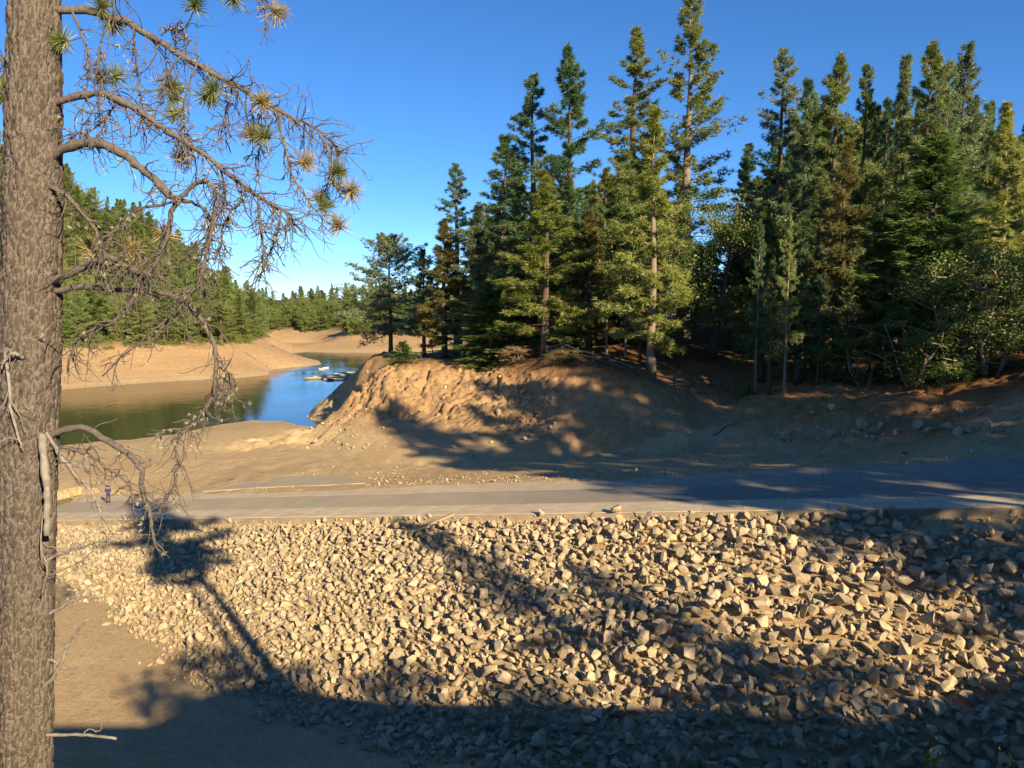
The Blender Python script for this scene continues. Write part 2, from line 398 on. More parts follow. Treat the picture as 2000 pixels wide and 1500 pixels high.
def height(x, y):
    x = np.atleast_1d(np.asarray(x, float)); y = np.atleast_1d(np.asarray(y, float))
    w = sstep(0, 12, np.minimum(np.minimum(x + 90, 105 - x), np.minimum(y + 38, 205 - y)))
    z = R_far(x, y) * (1 - w) + R_near(x, y) * w
    d = np.hypot(x, y)
    amp = sstep(2, 6, d)
    amp = amp * (.12 + .88 * sstep(.25, 1.4, np.abs(z)))
    z = z + amp * (.10 * fbm(x * .35, y * .35, 4, 3) + sstep(150, 260, d) * 1.0 * fbm(x * .06, y * .06, 4, 9) * sstep(1, 8, z))
    s, t = ramp_st(x, y)
    mk = sstep(-54, -46, x) * (1 - sstep(-24, -18, x)) * sstep(98, 104, y) * (1 - sstep(150, 165, y)) * sstep(.2, 1.5, z)
    z = z + mk * (.8 * fbm(x * .4, y * .4, 4, 81) - .5 * np.exp(-np.abs(fbm(x * .5, y * .5, 3, 83)) / .07))
    # eroded rills on the mound face and the wooded cut bank
    m1 = sstep(4.8, 7.0, z) * (1 - sstep(11.0, 12.6, z)) * sstep(84, 90, y) * (1 - sstep(112, 118, y)) * (1 - sstep(3, 9, x)) * sstep(-45, -36, x)
    rid = 1 - np.abs(fbm(x * .55 + 2 * vnoise(y * .3, x * .3, 41), y * .16, 3, 21)) * 2.2
    z = z + m1 * (.55 * (rid - .55) - .9 * np.clip(.14 - np.abs(fbm(x * .42 + 1.2 * vnoise(y * .5, z * .8, 44), y * .10, 2, 45)), 0, 1) / .14 * .6 + .55 * fbm(x * 1.5, y * 1.5 + z * 1.5, 4, 23))
    gq = np.abs(fbm(x * .75 + 1.6 * vnoise(y * .35, x * .35, 46), y * .16 + x * .05, 3, 47))
    z = z - m1 * .55 * np.exp(-gq / .055) + m1 * .22 * (np.abs(((z * 1.15 + .8 * vnoise(x * .3, y * .3, 48)) % 1.0) - .5) - .25)
    m2 = sstep(RW + 12, RW + 16, t) * (1 - sstep(RW + 32, RW + 40, t)) * sstep(-2, 8, x) * (1 - sstep(75, 95, x)) * sstep(55, 60, y)
    z = z + m2 * (.55 * fbm(x * .45, y * .45, 4, 31) + .30 * np.abs(fbm(x * 1.1, y * 1.1, 3, 33)))
    # gravelly shelf between ramp and bank
    m3 = sstep(RW + .5, RW + 3, t) * (1 - sstep(RW + 14, RW + 20, t)) * (d < 140)
    z = z + m3 * .10 * fbm(x * .9, y * .5, 4, 51)
    # ramp bed
    rz = ramp_z(s)
    inr = (s > -60) & (s < 84) & (t > -.15) & (t < RWf(s) + .1)
    drift = sstep(-.5, .3, t - (RWf(s) - .8 - 1.1 * fbm(s * .22, t * .5, 3, 91) - .9 * sstep(30, 60, s)))
    z = np.where(inr, rz - .32 + drift * (.345 + .05 * vnoise(x * 1.3, y * 1.3, 92)), z)
    return z
def h1(x, y): return float(height(x, y)[0])

# ground sheet: a polar grid about the viewpoint
ang = np.concatenate([np.arange(-180, -42, 3.0), np.arange(-42, 42, .15), np.arange(42, 180, 3.0)])
rad = np.concatenate([np.geomspace(.6, 22, 45, endpoint=False), np.geomspace(22, 82, 270, endpoint=False), np.geomspace(82, 118, 230, endpoint=False), np.geomspace(118, 150, 45, endpoint=False), np.geomspace(150, 720, 130, endpoint=False), np.geomspace(720, 9000, 24)])
TH, RR = np.meshgrid(np.radians(ang), rad)
GX = (RR * np.sin(TH)).ravel(); GY = (RR * np.cos(TH)).ravel()
GZ = height(GX, GY)
na, nr = len(ang), len(rad)
ii = np.arange(nr - 1)[:, None] * na; jj = np.arange(na)[None, :]; j2 = (jj + 1) % na
Q = np.stack([ii + jj, ii + j2, ii + na + j2, ii + na + jj], -1).reshape(-1, 4)
V = np.stack([GX, GY, GZ], 1); V = np.concatenate([V, [[0, 0, GZ[:na].mean()]]])
cap = np.stack([np.full(na, len(V) - 1), (np.arange(na) + 1) % na, np.arange(na), np.arange(na)], 1)
g_me = mesh_np('ground', V, Q[:, ::-1], [M['ground']], smooth=True)
zone = np.zeros((len(V), 4), np.float32); zone[:, 3] = 1
sx, ty = ramp_st(V[:, 0], V[:, 1]); vx, vy, vz = V.T
dd = np.hypot(vx, vy); nz = fbm(vx * .25, vy * .25, 4, 61)
head = sstep(RW + 8, RW + 18, ty + 3 * nz) * (vx > -40) * (vy < 260) * (vy > 55)
zone[:, 0] = head * sstep(8.0, 12.5, vz + 1.3 * nz + sstep(5, 20, vx) * 2) * .9
zone[:, 1] = head * sstep(11.3, 13.3, vz + 1.0 * nz) * sstep(-4, 8, vx + 3 * nz) + sstep(16, 11, vy) * sstep(8, 14, vz)
shore = np.maximum((vx < -60) * (vy > 170), (vy > 300)) * sstep(-.5, 2, vz)
zone[:, 0] = np.maximum(zone[:, 0], .38 * shore)  # redder shore sand; colour also darkened to offset the sun it faces
zone[:, 0] = np.maximum(zone[:, 0], .55 * sstep(3.2, 6.5, vz + nz) * (vx > -45) * (vx < 30) * (vy > 80) * (vy < 130))
hill = np.maximum((vx < -95) * (vy > 180) * sstep(7.5, 11, vz + nz * 2), (vy > 340) * sstep(5.5, 8, vz + nz))
hill = np.maximum(hill, sstep(260, 300, dd) * (vx > -20) * 1.0)
zone[:, 2] = hill
ca = g_me.color_attributes.new('zone', 'FLOAT_COLOR', 'POINT'); ca.data.foreach_set('color', zone.ravel())
ground = tag(obj('ground', g_me), 'tan sandy lakebed and banks of the drained reservoir', kind='structure')

# ------------------------------------------------------------------ water
def water_material():
    m, nt, bs = mat('reservoir_water')
    bs.inputs['Base Color'].default_value = (.030, .040, .022, 1)
    bs.inputs['Roughness'].default_value = .06; bs.inputs['IOR'].default_value = 1.333
    bs.inputs['Specular IOR Level'].default_value = .5
    a = noise(nt, .55, 3, .55, stretch=(1.0, .45, 1)); b = noise(nt, 2.3, 3, .6, stretch=(1, .5, 1)); l = noise(nt, .035, 2, .5)
    ad = N(nt, 'ShaderNodeMath', operation='MULTIPLY_ADD'); ad.inputs[1].default_value = .4
    nt.links.new(b, ad.inputs[0]); nt.links.new(a, ad.inputs[2])
    mu = N(nt, 'ShaderNodeMath', operation='MULTIPLY'); nt.links.new(ad.outputs[0], mu.inputs[0])
    nt.links.new(ramp(nt, [(.35, (.25, .25, .25)), (.6, (1, 1, 1))], l), mu.inputs[1])
    bump(nt, bs, mu.outputs[0], .30, .18)
    return m
M['water'] = water_material()
wx = np.array([[-1400, 40, 0], [60, 40, 0], [60, 1500, 0], [-1400, 1500, 0]], float)
tag(obj('water', mesh_np('water', wx, [[0, 1, 2, 3]], [M['water']])), 'calm blue reservoir water', kind='structure')

# ------------------------------------------------------------------ boat ramp and lane
M['concrete'] = simple('dusty_concrete', (.44, .355, .235), (.57, .47, .325), .8, .9, .25, .01, detail=9, rnd=.06)
M['kerb'] = simple('kerb_concrete', (.23, .18, .12), (.34, .275, .19), 1.2, .95, .4, .02)
def far_slab_material():
    m, nt, bs = mat('dusty_road_slab'); g = N(nt, 'ShaderNodeNewGeometry'); sx_ = N(nt, 'ShaderNodeSeparateXYZ'); nt.links.new(g.outputs['Position'], sx_.inputs[0])
    f = N(nt, 'ShaderNodeMapRange', interpolation_type='SMOOTHSTEP'); f.inputs[1].default_value = 26; f.inputs[2].default_value = -8; nt.links.new(sx_.outputs[0], f.inputs[0])
    n = noise(nt, .7, 8, .65, vec=g.outputs['Position']); grey = ramp(nt, [(.3, (.24, .215, .175)), (.7, (.34, .30, .24))], n); tan = ramp(nt, [(.3, (.44, .355, .235)), (.7, (.57, .47, .325))], n)
    nt.links.new(mixc(nt, grey, tan, f.outputs[0]), bs.inputs['Base Color']); bs.inputs['Roughness'].default_value = .9
    bump(nt, bs, noise(nt, 12, 6, .7, vec=g.outputs['Position']), .3, .01); return m
M['road_slab'] = far_slab_material()
def asphalt_material():
    m, nt, bs = mat('worn_asphalt')
    tc = N(nt, 'ShaderNodeTexCoord'); sx_ = N(nt, 'ShaderNodeSeparateXYZ'); nt.links.new(tc.outputs['Object'], sx_.inputs[0])
    n = noise(nt, 1.1, 8, .65)
    c0 = ramp(nt, [(.3, (.20, .182, .15)), (.7, (.29, .262, .215))], n)
    dust = N(nt, 'ShaderNodeMapRange', interpolation_type='SMOOTHSTEP'); dust.inputs[1].default_value = 16; dust.inputs[2].default_value = -14
    nt.links.new(sx_.outputs[0], dust.inputs[0])
    da = N(nt, 'ShaderNodeMath', operation='MULTIPLY'); nt.links.new(dust.outputs[0], da.inputs[0])
    nt.links.new(ramp(nt, [(.3, (.6, .6, .6)), (.6, (1, 1, 1))], noise(nt, .35, 6, .6)), da.inputs[1])
    c1 = mixc(nt, c0, (.43, .345, .225), da.outputs[0])
    # scuffs running down the lane
    sc = noise(nt, 1.0, 3, .6, stretch=(5.0, .35, 1))
    c1 = mixc(nt, c1, (.34, .31, .26), ramp(nt, [(.60, (0, 0, 0)), (.72, (.5, .5, .5))], sc))
    # faded pink and green marking paint
    px, py, _ = PAINT
    def blob(dx, dy, rx, ry):
        mp = N(nt, 'ShaderNodeMapping'); mp.inputs['Location'].default_value = (-(px + dx) / rx, -(py + dy) / ry, 0); mp.inputs['Scale'].default_value = (1 / rx, 1 / ry, 0)
        nt.links.new(tc.outputs['Object'], mp.inputs[0])
        g = N(nt, 'ShaderNodeTexGradient', gradient_type='SPHERICAL'); nt.links.new(mp.outputs[0], g.inputs[0])
        q = N(nt, 'ShaderNodeMath', operation='MULTIPLY'); nt.links.new(g.outputs[0], q.inputs[0])
        nt.links.new(ramp(nt, [(.42, (0, 0, 0)), (.58, (1, 1, 1))], noise(nt, 2.2, 5, .7)), q.inputs[1])
        return q.outputs[0]
    c1 = mixc(nt, c1, (.22, .42, .10), blob(-.2, -.3, 1.6, 1.3))
    c1 = mixc(nt, c1, (.50, .16, .33), blob(.9, 1.1, 1.5, 1.1))
    nt.links.new(c1, bs.inputs['Base Color']); bs.inputs['Roughness'].default_value = .85
    bump(nt, bs, noise(nt, 30, 4, .7), .3, .01)
    return m
def ramp_hit(x, y):
    dx, dy, dz = ray(x, y); lo, hi = 5.0, 200.0
    for _ in range(60):
        k = (lo + hi) / 2; s, t = ramp_st(dx * k, dy * k)
        if CAM_Z + dz * k > ramp_z(s): lo = k
        else: hi = k
    return (dx * lo, dy * lo, CAM_Z + dz * lo)
PAINT = ramp_hit(612, 982)
M['asphalt'] = asphalt_material()
ramp_root = tag(empty('boat_ramp', ramp_pt(40, RW / 2, -.1)), 'long boat ramp with concrete strips and an asphalt lane', kind='structure')
def rp(name, me):
    o = obj(name, me, ramp_root); o.matrix_parent_inverse = Matrix.Translation(-Vector(ramp_root.location)); return o
def slab(s0, s1, t0, t1, top, thick, m, name, grid=1):
    P = [ramp_pt(s, t, top) for s, t in ((s0, t0), (s1, t0), (s1, t1), (s0, t1))] + [ramp_pt(s, t, top - thick) for s, t in ((s0, t0), (s1, t0), (s1, t1), (s0, t1))]
    cen = np.mean(P, axis=0); mb = MB(); mb.add(np.array(P) - cen, [[0, 3, 2, 1], [4, 5, 6, 7], [0, 1, 5, 4], [1, 2, 6, 5], [2, 3, 7, 6], [3, 0, 4, 7]])
    o = rp(name, mb.mesh(name, [m])); o.location = cen; return o
SL = 2.55
for k in range(-8, 32):
    s0 = k * SL
    for t0, t1 in ((.0, 1.30), (1.33, 2.9)):
        slab(s0 + .012, s0 + SL - .012, t0, t1, random.uniform(-.004, .006), .27, M['concrete'], 'concrete_slab')
    slab(s0 + .01, s0 + SL - .01, 7.6 + random.uniform(-.01, .01), float(RWf(s0 + SL / 2)), random.uniform(-.004, .004), .27, M['road_slab'], 'far_slab')
slab(-21, 81.5, -.12, -.004, -.05, .75, M['kerb'], 'edge_beam')
mb = MB()                                   # lane sheet, finely cut so that it can dip a little
ss = np.linspace(-21, 81.5, 206); tt = np.linspace(2.93, 7.57, 9)
S, T = np.meshgrid(ss, tt); PZ = ramp_z(S) - .006 + .015 * fbm(S * .15, T * .4, 3, 77)
P = np.stack([A_[0] + E2[0] * S + N2[0] * T, A_[1] + E2[1] * S + N2[1] * T, PZ], -1).reshape(-1, 3)
n1 = len(ss); i = np.arange(8)[:, None] * n1; j = np.arange(n1 - 1)[None, :]
mb.add(P, np.stack([i + j, i + n1 + j, i + n1 + j + 1, i + j + 1], -1).reshape(-1, 4)[:, ::-1])
o = rp('asphalt_lane', mb.mesh('asphalt_lane', [M['asphalt']], True)); o.location = (0, 0, 0)
# grey side apron half buried in sand beyond the ramp
mb = MB(); ap = [(395, 961), (470, 944), (560, 930), (640, 926), (692, 931), (712, 941), (640, 947), (520, 953)]
pts = []
for x, y in ap:
    q = ramp_hit(x, y); pts.append(q)
pts = np.array(pts); top = pts.copy()
top[:, 2] = height(top[:, 0], top[:, 1]) + .09
mb.add(np.vstack([top, top - [0, 0, .3]]), [[0, 1, 2, 7], [2, 3, 6, 7], [3, 4, 5, 6]])
mb.add(np.vstack([top, top - [0, 0, .3]]), [[a, (a + 1) % 8, (a + 1) % 8 + 8, a + 8] for a in range(8)])
rp('side_apron', mb.mesh('side_apron', [M['asphalt']]))

# ------------------------------------------------------------------ rocks
def rock_material(name, c1, c2, c3, vary):
    m, nt, bs = mat(name)
    oi = N(nt, 'ShaderNodeObjectInfo'); at_ = N(nt, 'ShaderNodeAttribute', attribute_name='tone')
    ad = N(nt, 'ShaderNodeMath', operation='ADD'); nt.links.new(oi.outputs['Random'] if vary == 'obj' else at_.outputs['Fac'], ad.inputs[0]); ad.inputs[1].default_value = 0
    c0 = ramp(nt, [(0, c1), (.5, c2), (1, c3)], ad.outputs[0])
    n = noise(nt, 5, 7, .65)
    c0 = mixc(nt, c0, ramp(nt, [(.3, (.72, .72, .72)), (.7, (1.15, 1.12, 1.05))], n), 1.0, 'MULTIPLY')
    nt.links.new(c0, bs.inputs['Base Color']); bs.inputs['Roughness'].default_value = .92; bs.inputs['Specular IOR Level'].default_value = .15
    bump(nt, bs, noise(nt, 9, 9, .7), .7, .05)
    return m
RC = [(.26, .22, .16), (.42, .335, .215), (.52, .435, .305)]
M['rock'] = rock_material('riprap_stone', *RC, 'obj'); M['rock_mass'] = rock_material('riprap_stone_mass', *RC, 'att')
rock_protos = []
for k in range(36):
    r = np.random.default_rng(100 + k); bm = bmesh.new()
    P = r.normal(size=(15, 3)); P /= np.linalg.norm(P, axis=1, keepdims=True); P *= r.uniform(.75, 1.15, (15, 1))
    P *= np.array([1, r.uniform(.6, .95), r.uniform(.42, .8)]) * .58
    for p in P: bm.verts.new(p)
    bmesh.ops.convex_hull(bm, input=bm.verts)
    for v in [v for v in bm.verts if not v.link_faces]: bm.verts.remove(v)
    bmesh.ops.triangulate(bm, faces=bm.faces); bm.verts.index_update()
    V = np.array([v.co[:] for v in bm.verts]); F = np.array([[v.index for v in f.verts] for f in bm.faces]); bm.free()
    rock_protos.append((V, F))
def rotmats(n, rng, tilt=math.pi):
    q = rng.normal(size=(n, 4)); q /= np.linalg.norm(q, axis=1, keepdims=True); w, x, y, z = q.T
    return np.stack([1 - 2 * (y * y + z * z), 2 * (x * y - z * w), 2 * (x * z + y * w), 2 * (x * y + z * w), 1 - 2 * (x * x + z * z), 2 * (y * z - x * w), 2 * (x * z - y * w), 2 * (y * z + x * w), 1 - 2 * (x * x + y * y)], -1).reshape(-1, 3, 3)
def rock_mass(name, pos, size, rot, which, m, tone):
    Vs, Fs, Ts = [], [], []; n = 0
    for p, s, R, w, t in zip(pos, size, rot, which, tone):
        V, F = rock_protos[w]; Vs.append((V * s) @ R.T + p); Fs.append(F + n); Ts.append(np.full(len(V), t)); n += len(V)
    me = mesh_np(name, np.concatenate(Vs), np.concatenate(Fs), [m])
    a = me.attributes.new('tone', 'FLOAT', 'POINT'); a.data.foreach_set('value', np.concatenate(Ts).astype(np.float32))
    return me
def proj(P):
    P = np.asarray(P, float); x, y, z = P[..., 0], P[..., 1], P[..., 2] - CAM_Z
    c_, s_ = math.cos(PITCH), math.sin(PITCH); f = y * c_ - z * s_; u = y * s_ + z * c_
    return 1000 + FPX * x / f, 750 - FPX * u / f, f
# candidate sites on the slope
rng = np.random.default_rng(11); nC = 200000
cs = rng.uniform(-22, 78, nC); ct = -rng.uniform(.1, 30, nC)
cx = A_[0] + E2[0] * cs + N2[0] * ct; cy = A_[1] + E2[1] * cs + N2[1] * ct
cz = height(cx, cy); U_, V_, F_ = proj(np.stack([cx, cy, cz], 1))
# edge of the rock field in the picture's left and lower part follows the silt line on the ground
bx = np.array([-200, 100, 190, 260, 300, 400, 520, 640, 760, 900, 1100, 1300, 1500, 2300]); by = np.array([1110, 1135, 1160, 1195, 1255, 1320, 1365, 1400, 1440, 1480, 1515, 1560, 1620, 1700])
lim = np.interp(U_, bx, by) + 22 * vnoise(cx * .5, cy * .5, 71) * 1.5
dens = 1 - sstep(-35, 45, V_ - lim)
flat = sstep(1700, 1800, U_) * (1 - sstep(1042, 1066, V_ + 25 * vnoise(cx * .6, cy * .6, 5))) * sstep(1640, 1760, U_)
dens *= 1 - .95 * flat
sizem = np.interp(U_, [0, 300, 700, 1200, 1700, 2000], [.18, .19, .21, .24, .27, .285])
size = sizem * np.clip(rng.lognormal(-.18, .58, nC), .35, 3.2)
order = np.argsort(-size)
cell = {}; keep = []
for q in order:                       # Poisson-like thinning so stones lie against each other
    if rng.random() > dens[q]: continue
    r = size[q] * .40; gi, gj = int(cx[q] // 1.0), int(cy[q] // 1.0); ok = True
    for a in (-1, 0, 1):
        for b in (-1, 0, 1):
            for k in cell.get((gi + a, gj + b), ()):
                if (cx[q] - cx[k]) ** 2 + (cy[q] - cy[k]) ** 2 < (r + size[k] * .40) ** 2 * .95: ok = False; break
            if not ok: break
        if not ok: break
    if ok: cell.setdefault((gi, gj), []).append(q); keep.append(q)
keep = np.array(keep)
bury = np.interp(U_[keep], [100, 450, 900, 1400], [.10, .12, .22, .26])
rp_pos = np.stack([cx[keep], cy[keep], cz[keep] + size[keep] * bury * (1 + .9 * (vnoise(cx[keep] * .4, cy[keep] * .4, 8)))], 1)
rs = size[keep]; rp_pos[:, 2] += rs * rng.uniform(-.16, .42, len(keep)) * np.interp(U_[keep], [100, 500, 1000], [.2, .6, 1]); rR = rotmats(len(keep), rng); rw = rng.integers(0, 36, len(keep)); rt = np.clip(rng.normal(.5, .22, len(keep)), 0, 1)
inview = (U_[keep] > 100) & (U_[keep] < 2010) & (V_[keep] < 1500)
score = np.where(inview, rs / F_[keep], 0); big = np.argsort(-score)[:300]; mask = np.zeros(len(keep), bool); mask[big] = True
shared = []
for k, (V, F) in enumerate(rock_protos): shared.append(mesh_np('rock', V, F, [M['rock']]))
for k in big:
    o = obj('riprap_rock', shared[rw[k]]); R4 = Matrix([list(r) for r in rR[k]]).to_4x4()
    o.matrix_world = Matrix.Translation(Vector(rp_pos[k])) @ R4 @ Matrix.Scale(float(rs[k]), 4)
    tag(o, 'one of the larger angular tan rocks on the riprap slope below the ramp', 'rock', 'large riprap rocks below the boat ramp')
r_ = ~mask
tag(obj('riprap', rock_mass('riprap', rp_pos[r_], rs[r_], rR[r_], rw[r_], M['rock_mass'], rt[r_])), 'mass of smaller tan riprap stones covering the slope', 'riprap', kind='stuff')
# small chips between the stones, on the beach shelf and on the banks
def scatter(n, f_region, s0, s1, name, label, m, sink=.1, seed=1):
    rg = np.random.default_rng(seed); P = f_region(rg, n); z = height(P[:, 0], P[:, 1]); s = np.clip(rg.lognormal(0, .5, len(P)), .4, 3.2) * rg.uniform(s0, s1, len(P))
    pos = np.column_stack([P, z + s * sink]); 
    return tag(obj(name, rock_mass(name, pos, s, rotmats(len(P), rg), rg.integers(0, 36, len(P)), m, np.clip(rg.normal(.5, .25, len(P)), 0, 1))), label, 'stones', kind='stuff')
def reg_riprap(rg, n):
    k = rg.integers(0, len(keep), n); return rp_pos[k, :2] + rg.normal(0, .45, (n, 2))
scatter(3000, reg_riprap, .10, .22, 'stone_chips', 'small stone chips between the riprap rocks', M['rock_mass'], .15, 2)
def reg_shelf(rg, n):
    s = rg.uniform(-15, 62, n * 3); t = RW + rg.exponential(6, n * 3) + .1; x = A_[0] + E2[0] * s + N2[0] * t; y = A_[1] + E2[1] * s + N2[1] * t
    k = (vnoise(x * .25, y * .25, 14) + rg.normal(0, .4, len(x)) > .1) & (t < 24); return np.stack([x, y], 1)[k][:n]
scatter(1500, reg_shelf, .06, .17, 'shelf_stones', 'loose small stones strewn on the dirt shelf beyond the ramp', M['rock_mass'], .2, 3)
def reg_px(xa, xb, ya, yb):
    def f(rg, n):
        x = rg.uniform(xa, xb, n); y = rg.uniform(ya, yb, n); D = np.array([ray(a, b) for a, b in zip(x, y)]); k = np.linspace(45, 145, 250)
        P = D[:, None, :] * k[None, :, None]; z = height(P[..., 0].ravel(), P[..., 1].ravel()).reshape(n, -1)
        hit = CAM_Z + P[..., 2] < z; ok = hit.any(1); i = hit.argmax(1)
        return P[np.arange(n), i, :2][ok]
    return f
scatter(260, reg_px(950, 1090, 770, 870), .12, .34, 'scree', 'pale broken stones spilled at the foot of the mound', M['rock_mass'], .2, 4)
scatter(170, reg_px(600, 760, 800, 880), .12, .34, 'shore_rubble', 'rubble along the waterside toe of the mound', M['rock_mass'], .2, 5)
scatter(220, reg_px(1480, 1990, 800, 872), .12, .42, 'bank_rubble', 'rubble on the shaded cut bank at right', M['rock_mass'], .2, 6)
scatter(130, reg_px(690, 1000, 720, 800), .10, .30, 'mound_stones', 'small stones weathering out of the mound face', M['rock_mass'], .1, 16)
def stray(x, y, s, w, label, seed, group=None, name='boulder'):
    dx, dy, dz = ray(x, y); k = np.linspace(20, 160, 1500); z = height(dx * k, dy * k); hit = np.nonzero(CAM_Z + dz * k < z)[0][0]
    R = rotmats(1, np.random.default_rng(seed))[0]; o = obj(name, shared[w])
    o.matrix_world = Matrix.Translation((dx * k[hit], dy * k[hit], z[hit] + s * .22)) @ Matrix([list(r) for r in R]).to_4x4() @ Matrix.Scale(s, 4)
    return tag(o, label, 'rock', group)
stray(1759, 895, .62, 3, 'grey boulder sitting on the far edge of the ramp', 1)
stray(1765, 887, .55, 9, 'dark boulder just behind the grey one at the ramp edge', 2)
stray(926, 853, 1.0, 12, 'pale block lying in the shade low on the mound', 3)
stray(1898, 886, .5, 15, 'pale stone at the ramp edge in the far right', 4)
stray(886, 876, .8, 18, 'round shaded stone at the foot of the mound', 5)
for i, (x, y, s) in enumerate([(1684, 838, 1.5), (1700, 850, 1.1), (1718, 836, 1.0), (1752, 848, .9), (1790, 838, 1.3), (1815, 846, 1.0), (1850, 840, 1.2), (1872, 850, 1.1), (1893, 846, .9), (1926, 830, .8), (1950, 842, .9), (1535, 853, .8), (1630, 850, .9)]):
    stray(x, y, s, 4 + 2 * i % 30, 'weathered brown block sticking out of the cut bank under the right trees', 20 + i, 'blocks in the right cut bank')
# ------------------------------------------------------------------ plank
M['plank'] = simple('weathered_plank', (.36, .24, .13), (.50, .36, .21), 3, .85, .4, .01, stretch=(1, 12, 12))
mb = MB(); mb.box((0, 0, 0), (3.6, .34, .09))
pa, pb = ramp_hit(800, 1052), ramp_hit(889, 1017)
def ground_hit(x, y):
    dx, dy, dz = ray(x, y); k = np.linspace(15, 160, 3000); z = height(dx * k, dy * k); h = np.nonzero(CAM_Z + dz * k < z)[0][0]
    return np.array([dx * k[h], dy * k[h], z[h]])
pa, pb = ground_hit(803, 1050), ground_hit(886, 1019); mb = MB(); mb.bar(pa + [0, 0, .42] - (pa + pb) / 2, pb + [0, 0, .42] - (pa + pb) / 2, .38, .10)
tag(obj('plank', mb.mesh('plank', [M['plank']]), loc=(pa + pb) / 2), 'loose tan wooden plank lying on the riprap just below the ramp', 'plank')

# ------------------------------------------------------------------ tree prototypes
def unit(v): return v / (np.linalg.norm(v, axis=-1, keepdims=True) + 1e-9)
def blades(P, D, n, L, W, spread, rng):
    """n thin triangles around each tuft centre P pointing about D"""
    k = len(P)
    d = unit(D[:, None, :] + spread * unit(rng.normal(size=(k, n, 3))))
    l = L * rng.uniform(.6, 1.15, (k, n, 1))
    a = unit(np.cross(d, rng.normal(size=(k, n, 3))))
    b = P[:, None, :] + d * l * .08 * rng.uniform(-1, 1, (k, n, 1))
    V = np.stack([b - a * W / 2, b + a * W / 2, b + d * l + a * W * .1], 2).reshape(-1, 3)
    return V, np.arange(len(V)).reshape(-1, 3)
def gen_conifer(seed, H=30, R=4.0, cb=.25, prof='pine', nb=95, tpb=24, L=.5, W=.085, nbl=7, droop=0.0, spread=.85, side=.30, dead=10, curve=.12, inner=.30):
    rng = np.random.default_rng(seed)
    zt = np.linspace(0, H, 14); wob = np.column_stack([.12 * np.sin(zt * .35 + seed), .12 * np.cos(zt * .27 + 2 * seed), zt])
    wob[:, :2] *= np.linspace(0, 1, 14)[:, None]
    r0 = H * .0125
    tb = MB(); tb.tube(wob, np.maximum(r0 * (1 - zt / H) ** .8 * 1.0, .025) * np.where(zt < .5, 1.25, 1), 8)
    PP, DD = [], []
    for i in range(nb + dead):
        dd_ = i >= nb
        t = rng.uniform(cb * .35, cb) if dd_ else cb + (1 - cb) * ((i + rng.uniform(0, 1)) / nb) ** .92
        tn = 0 if dd_ else (t - cb) / (1 - cb)
        if prof == 'pine': pr = (1 - tn) ** .58 * (.6 + .4 * min(1, tn * 5 + .3))
        elif prof == 'spire': pr = (1 - tn) ** .8 * (.75 + .25 * min(1, tn * 4))
        elif prof == 'round': pr = math.sqrt(max(0, 1 - (max(0, tn - .15) / .85) ** 2)) * (.65 + .35 * min(1, tn * 3))
        else: pr = (1 - tn) ** .6
        ln = max(.35, R * pr * rng.uniform(.35, 1.25) * (1 + .25 * math.sin(t * 40 + seed))) * (.6 if dd_ else 1)
        az = rng.uniform(0, 2 * math.pi); el = math.radians(np.interp(tn, [0, .5, 1], [-14, 10, 55]) - droop * 18 * (1 - tn) + rng.normal(0, 7))
        base = np.array([np.interp(t * H, zt, wob[:, 0]), np.interp(t * H, zt, wob[:, 1]), t * H])
        hd = np.array([math.cos(az), math.sin(az), 0]); u = np.linspace(0, 1, 6)[:, None]
        path = base + hd * ln * u * math.cos(el) + np.array([0, 0, 1]) * (ln * u * math.sin(el) + ln * curve * u ** 2 * (1 if prof != 'fir' else .5) - droop * ln * .18 * u * (1 - u) * 2)
        tb.tube(path[[0, 2, 4, 5]], np.array([.02, .014, .009, .005]) * (1 + ln * .35), 3)
        if dd_: continue
        k = max(3, int(tpb * (.35 + .65 * pr) * rng.uniform(.7, 1.2)))
        s = rng.uniform(inner, 1.02, k) ** .8
        lat = np.array([-hd[1], hd[0], 0]); sg = rng.choice([-1, 1], k)
        off = side * ln * (1.08 - s) * rng.uniform(0, 1, k) + .06 * ln * rng.uniform(0, 1, k)
        pos = np.stack([np.interp(s, u[:, 0], path[:, q]) for q in range(3)], 1) + lat * (sg * off)[:, None]
        pos[:, 2] += rng.normal(0, .10 + .03 * ln, k) - droop * off * .35
        dr = unit(hd * .8 + lat * (sg * .6 * (off / (side * ln + 1e-6)))[:, None] + np.array([0, 0, .35 if prof != 'fir' else -.05]))
        PP.append(pos); DD.append(dr)
    top = np.column_stack([np.full(10, wob[-1, 0]), np.full(10, wob[-1, 1]), H - np.linspace(0, 1.6, 10)]); PP.append(top); DD.append(np.tile([0, 0, 1.0], (10, 1)))
    P = np.concatenate(PP); D = np.concatenate(DD)
    V, F = blades(P, D, nbl, L, W, spread, rng)
    return tb, V, F
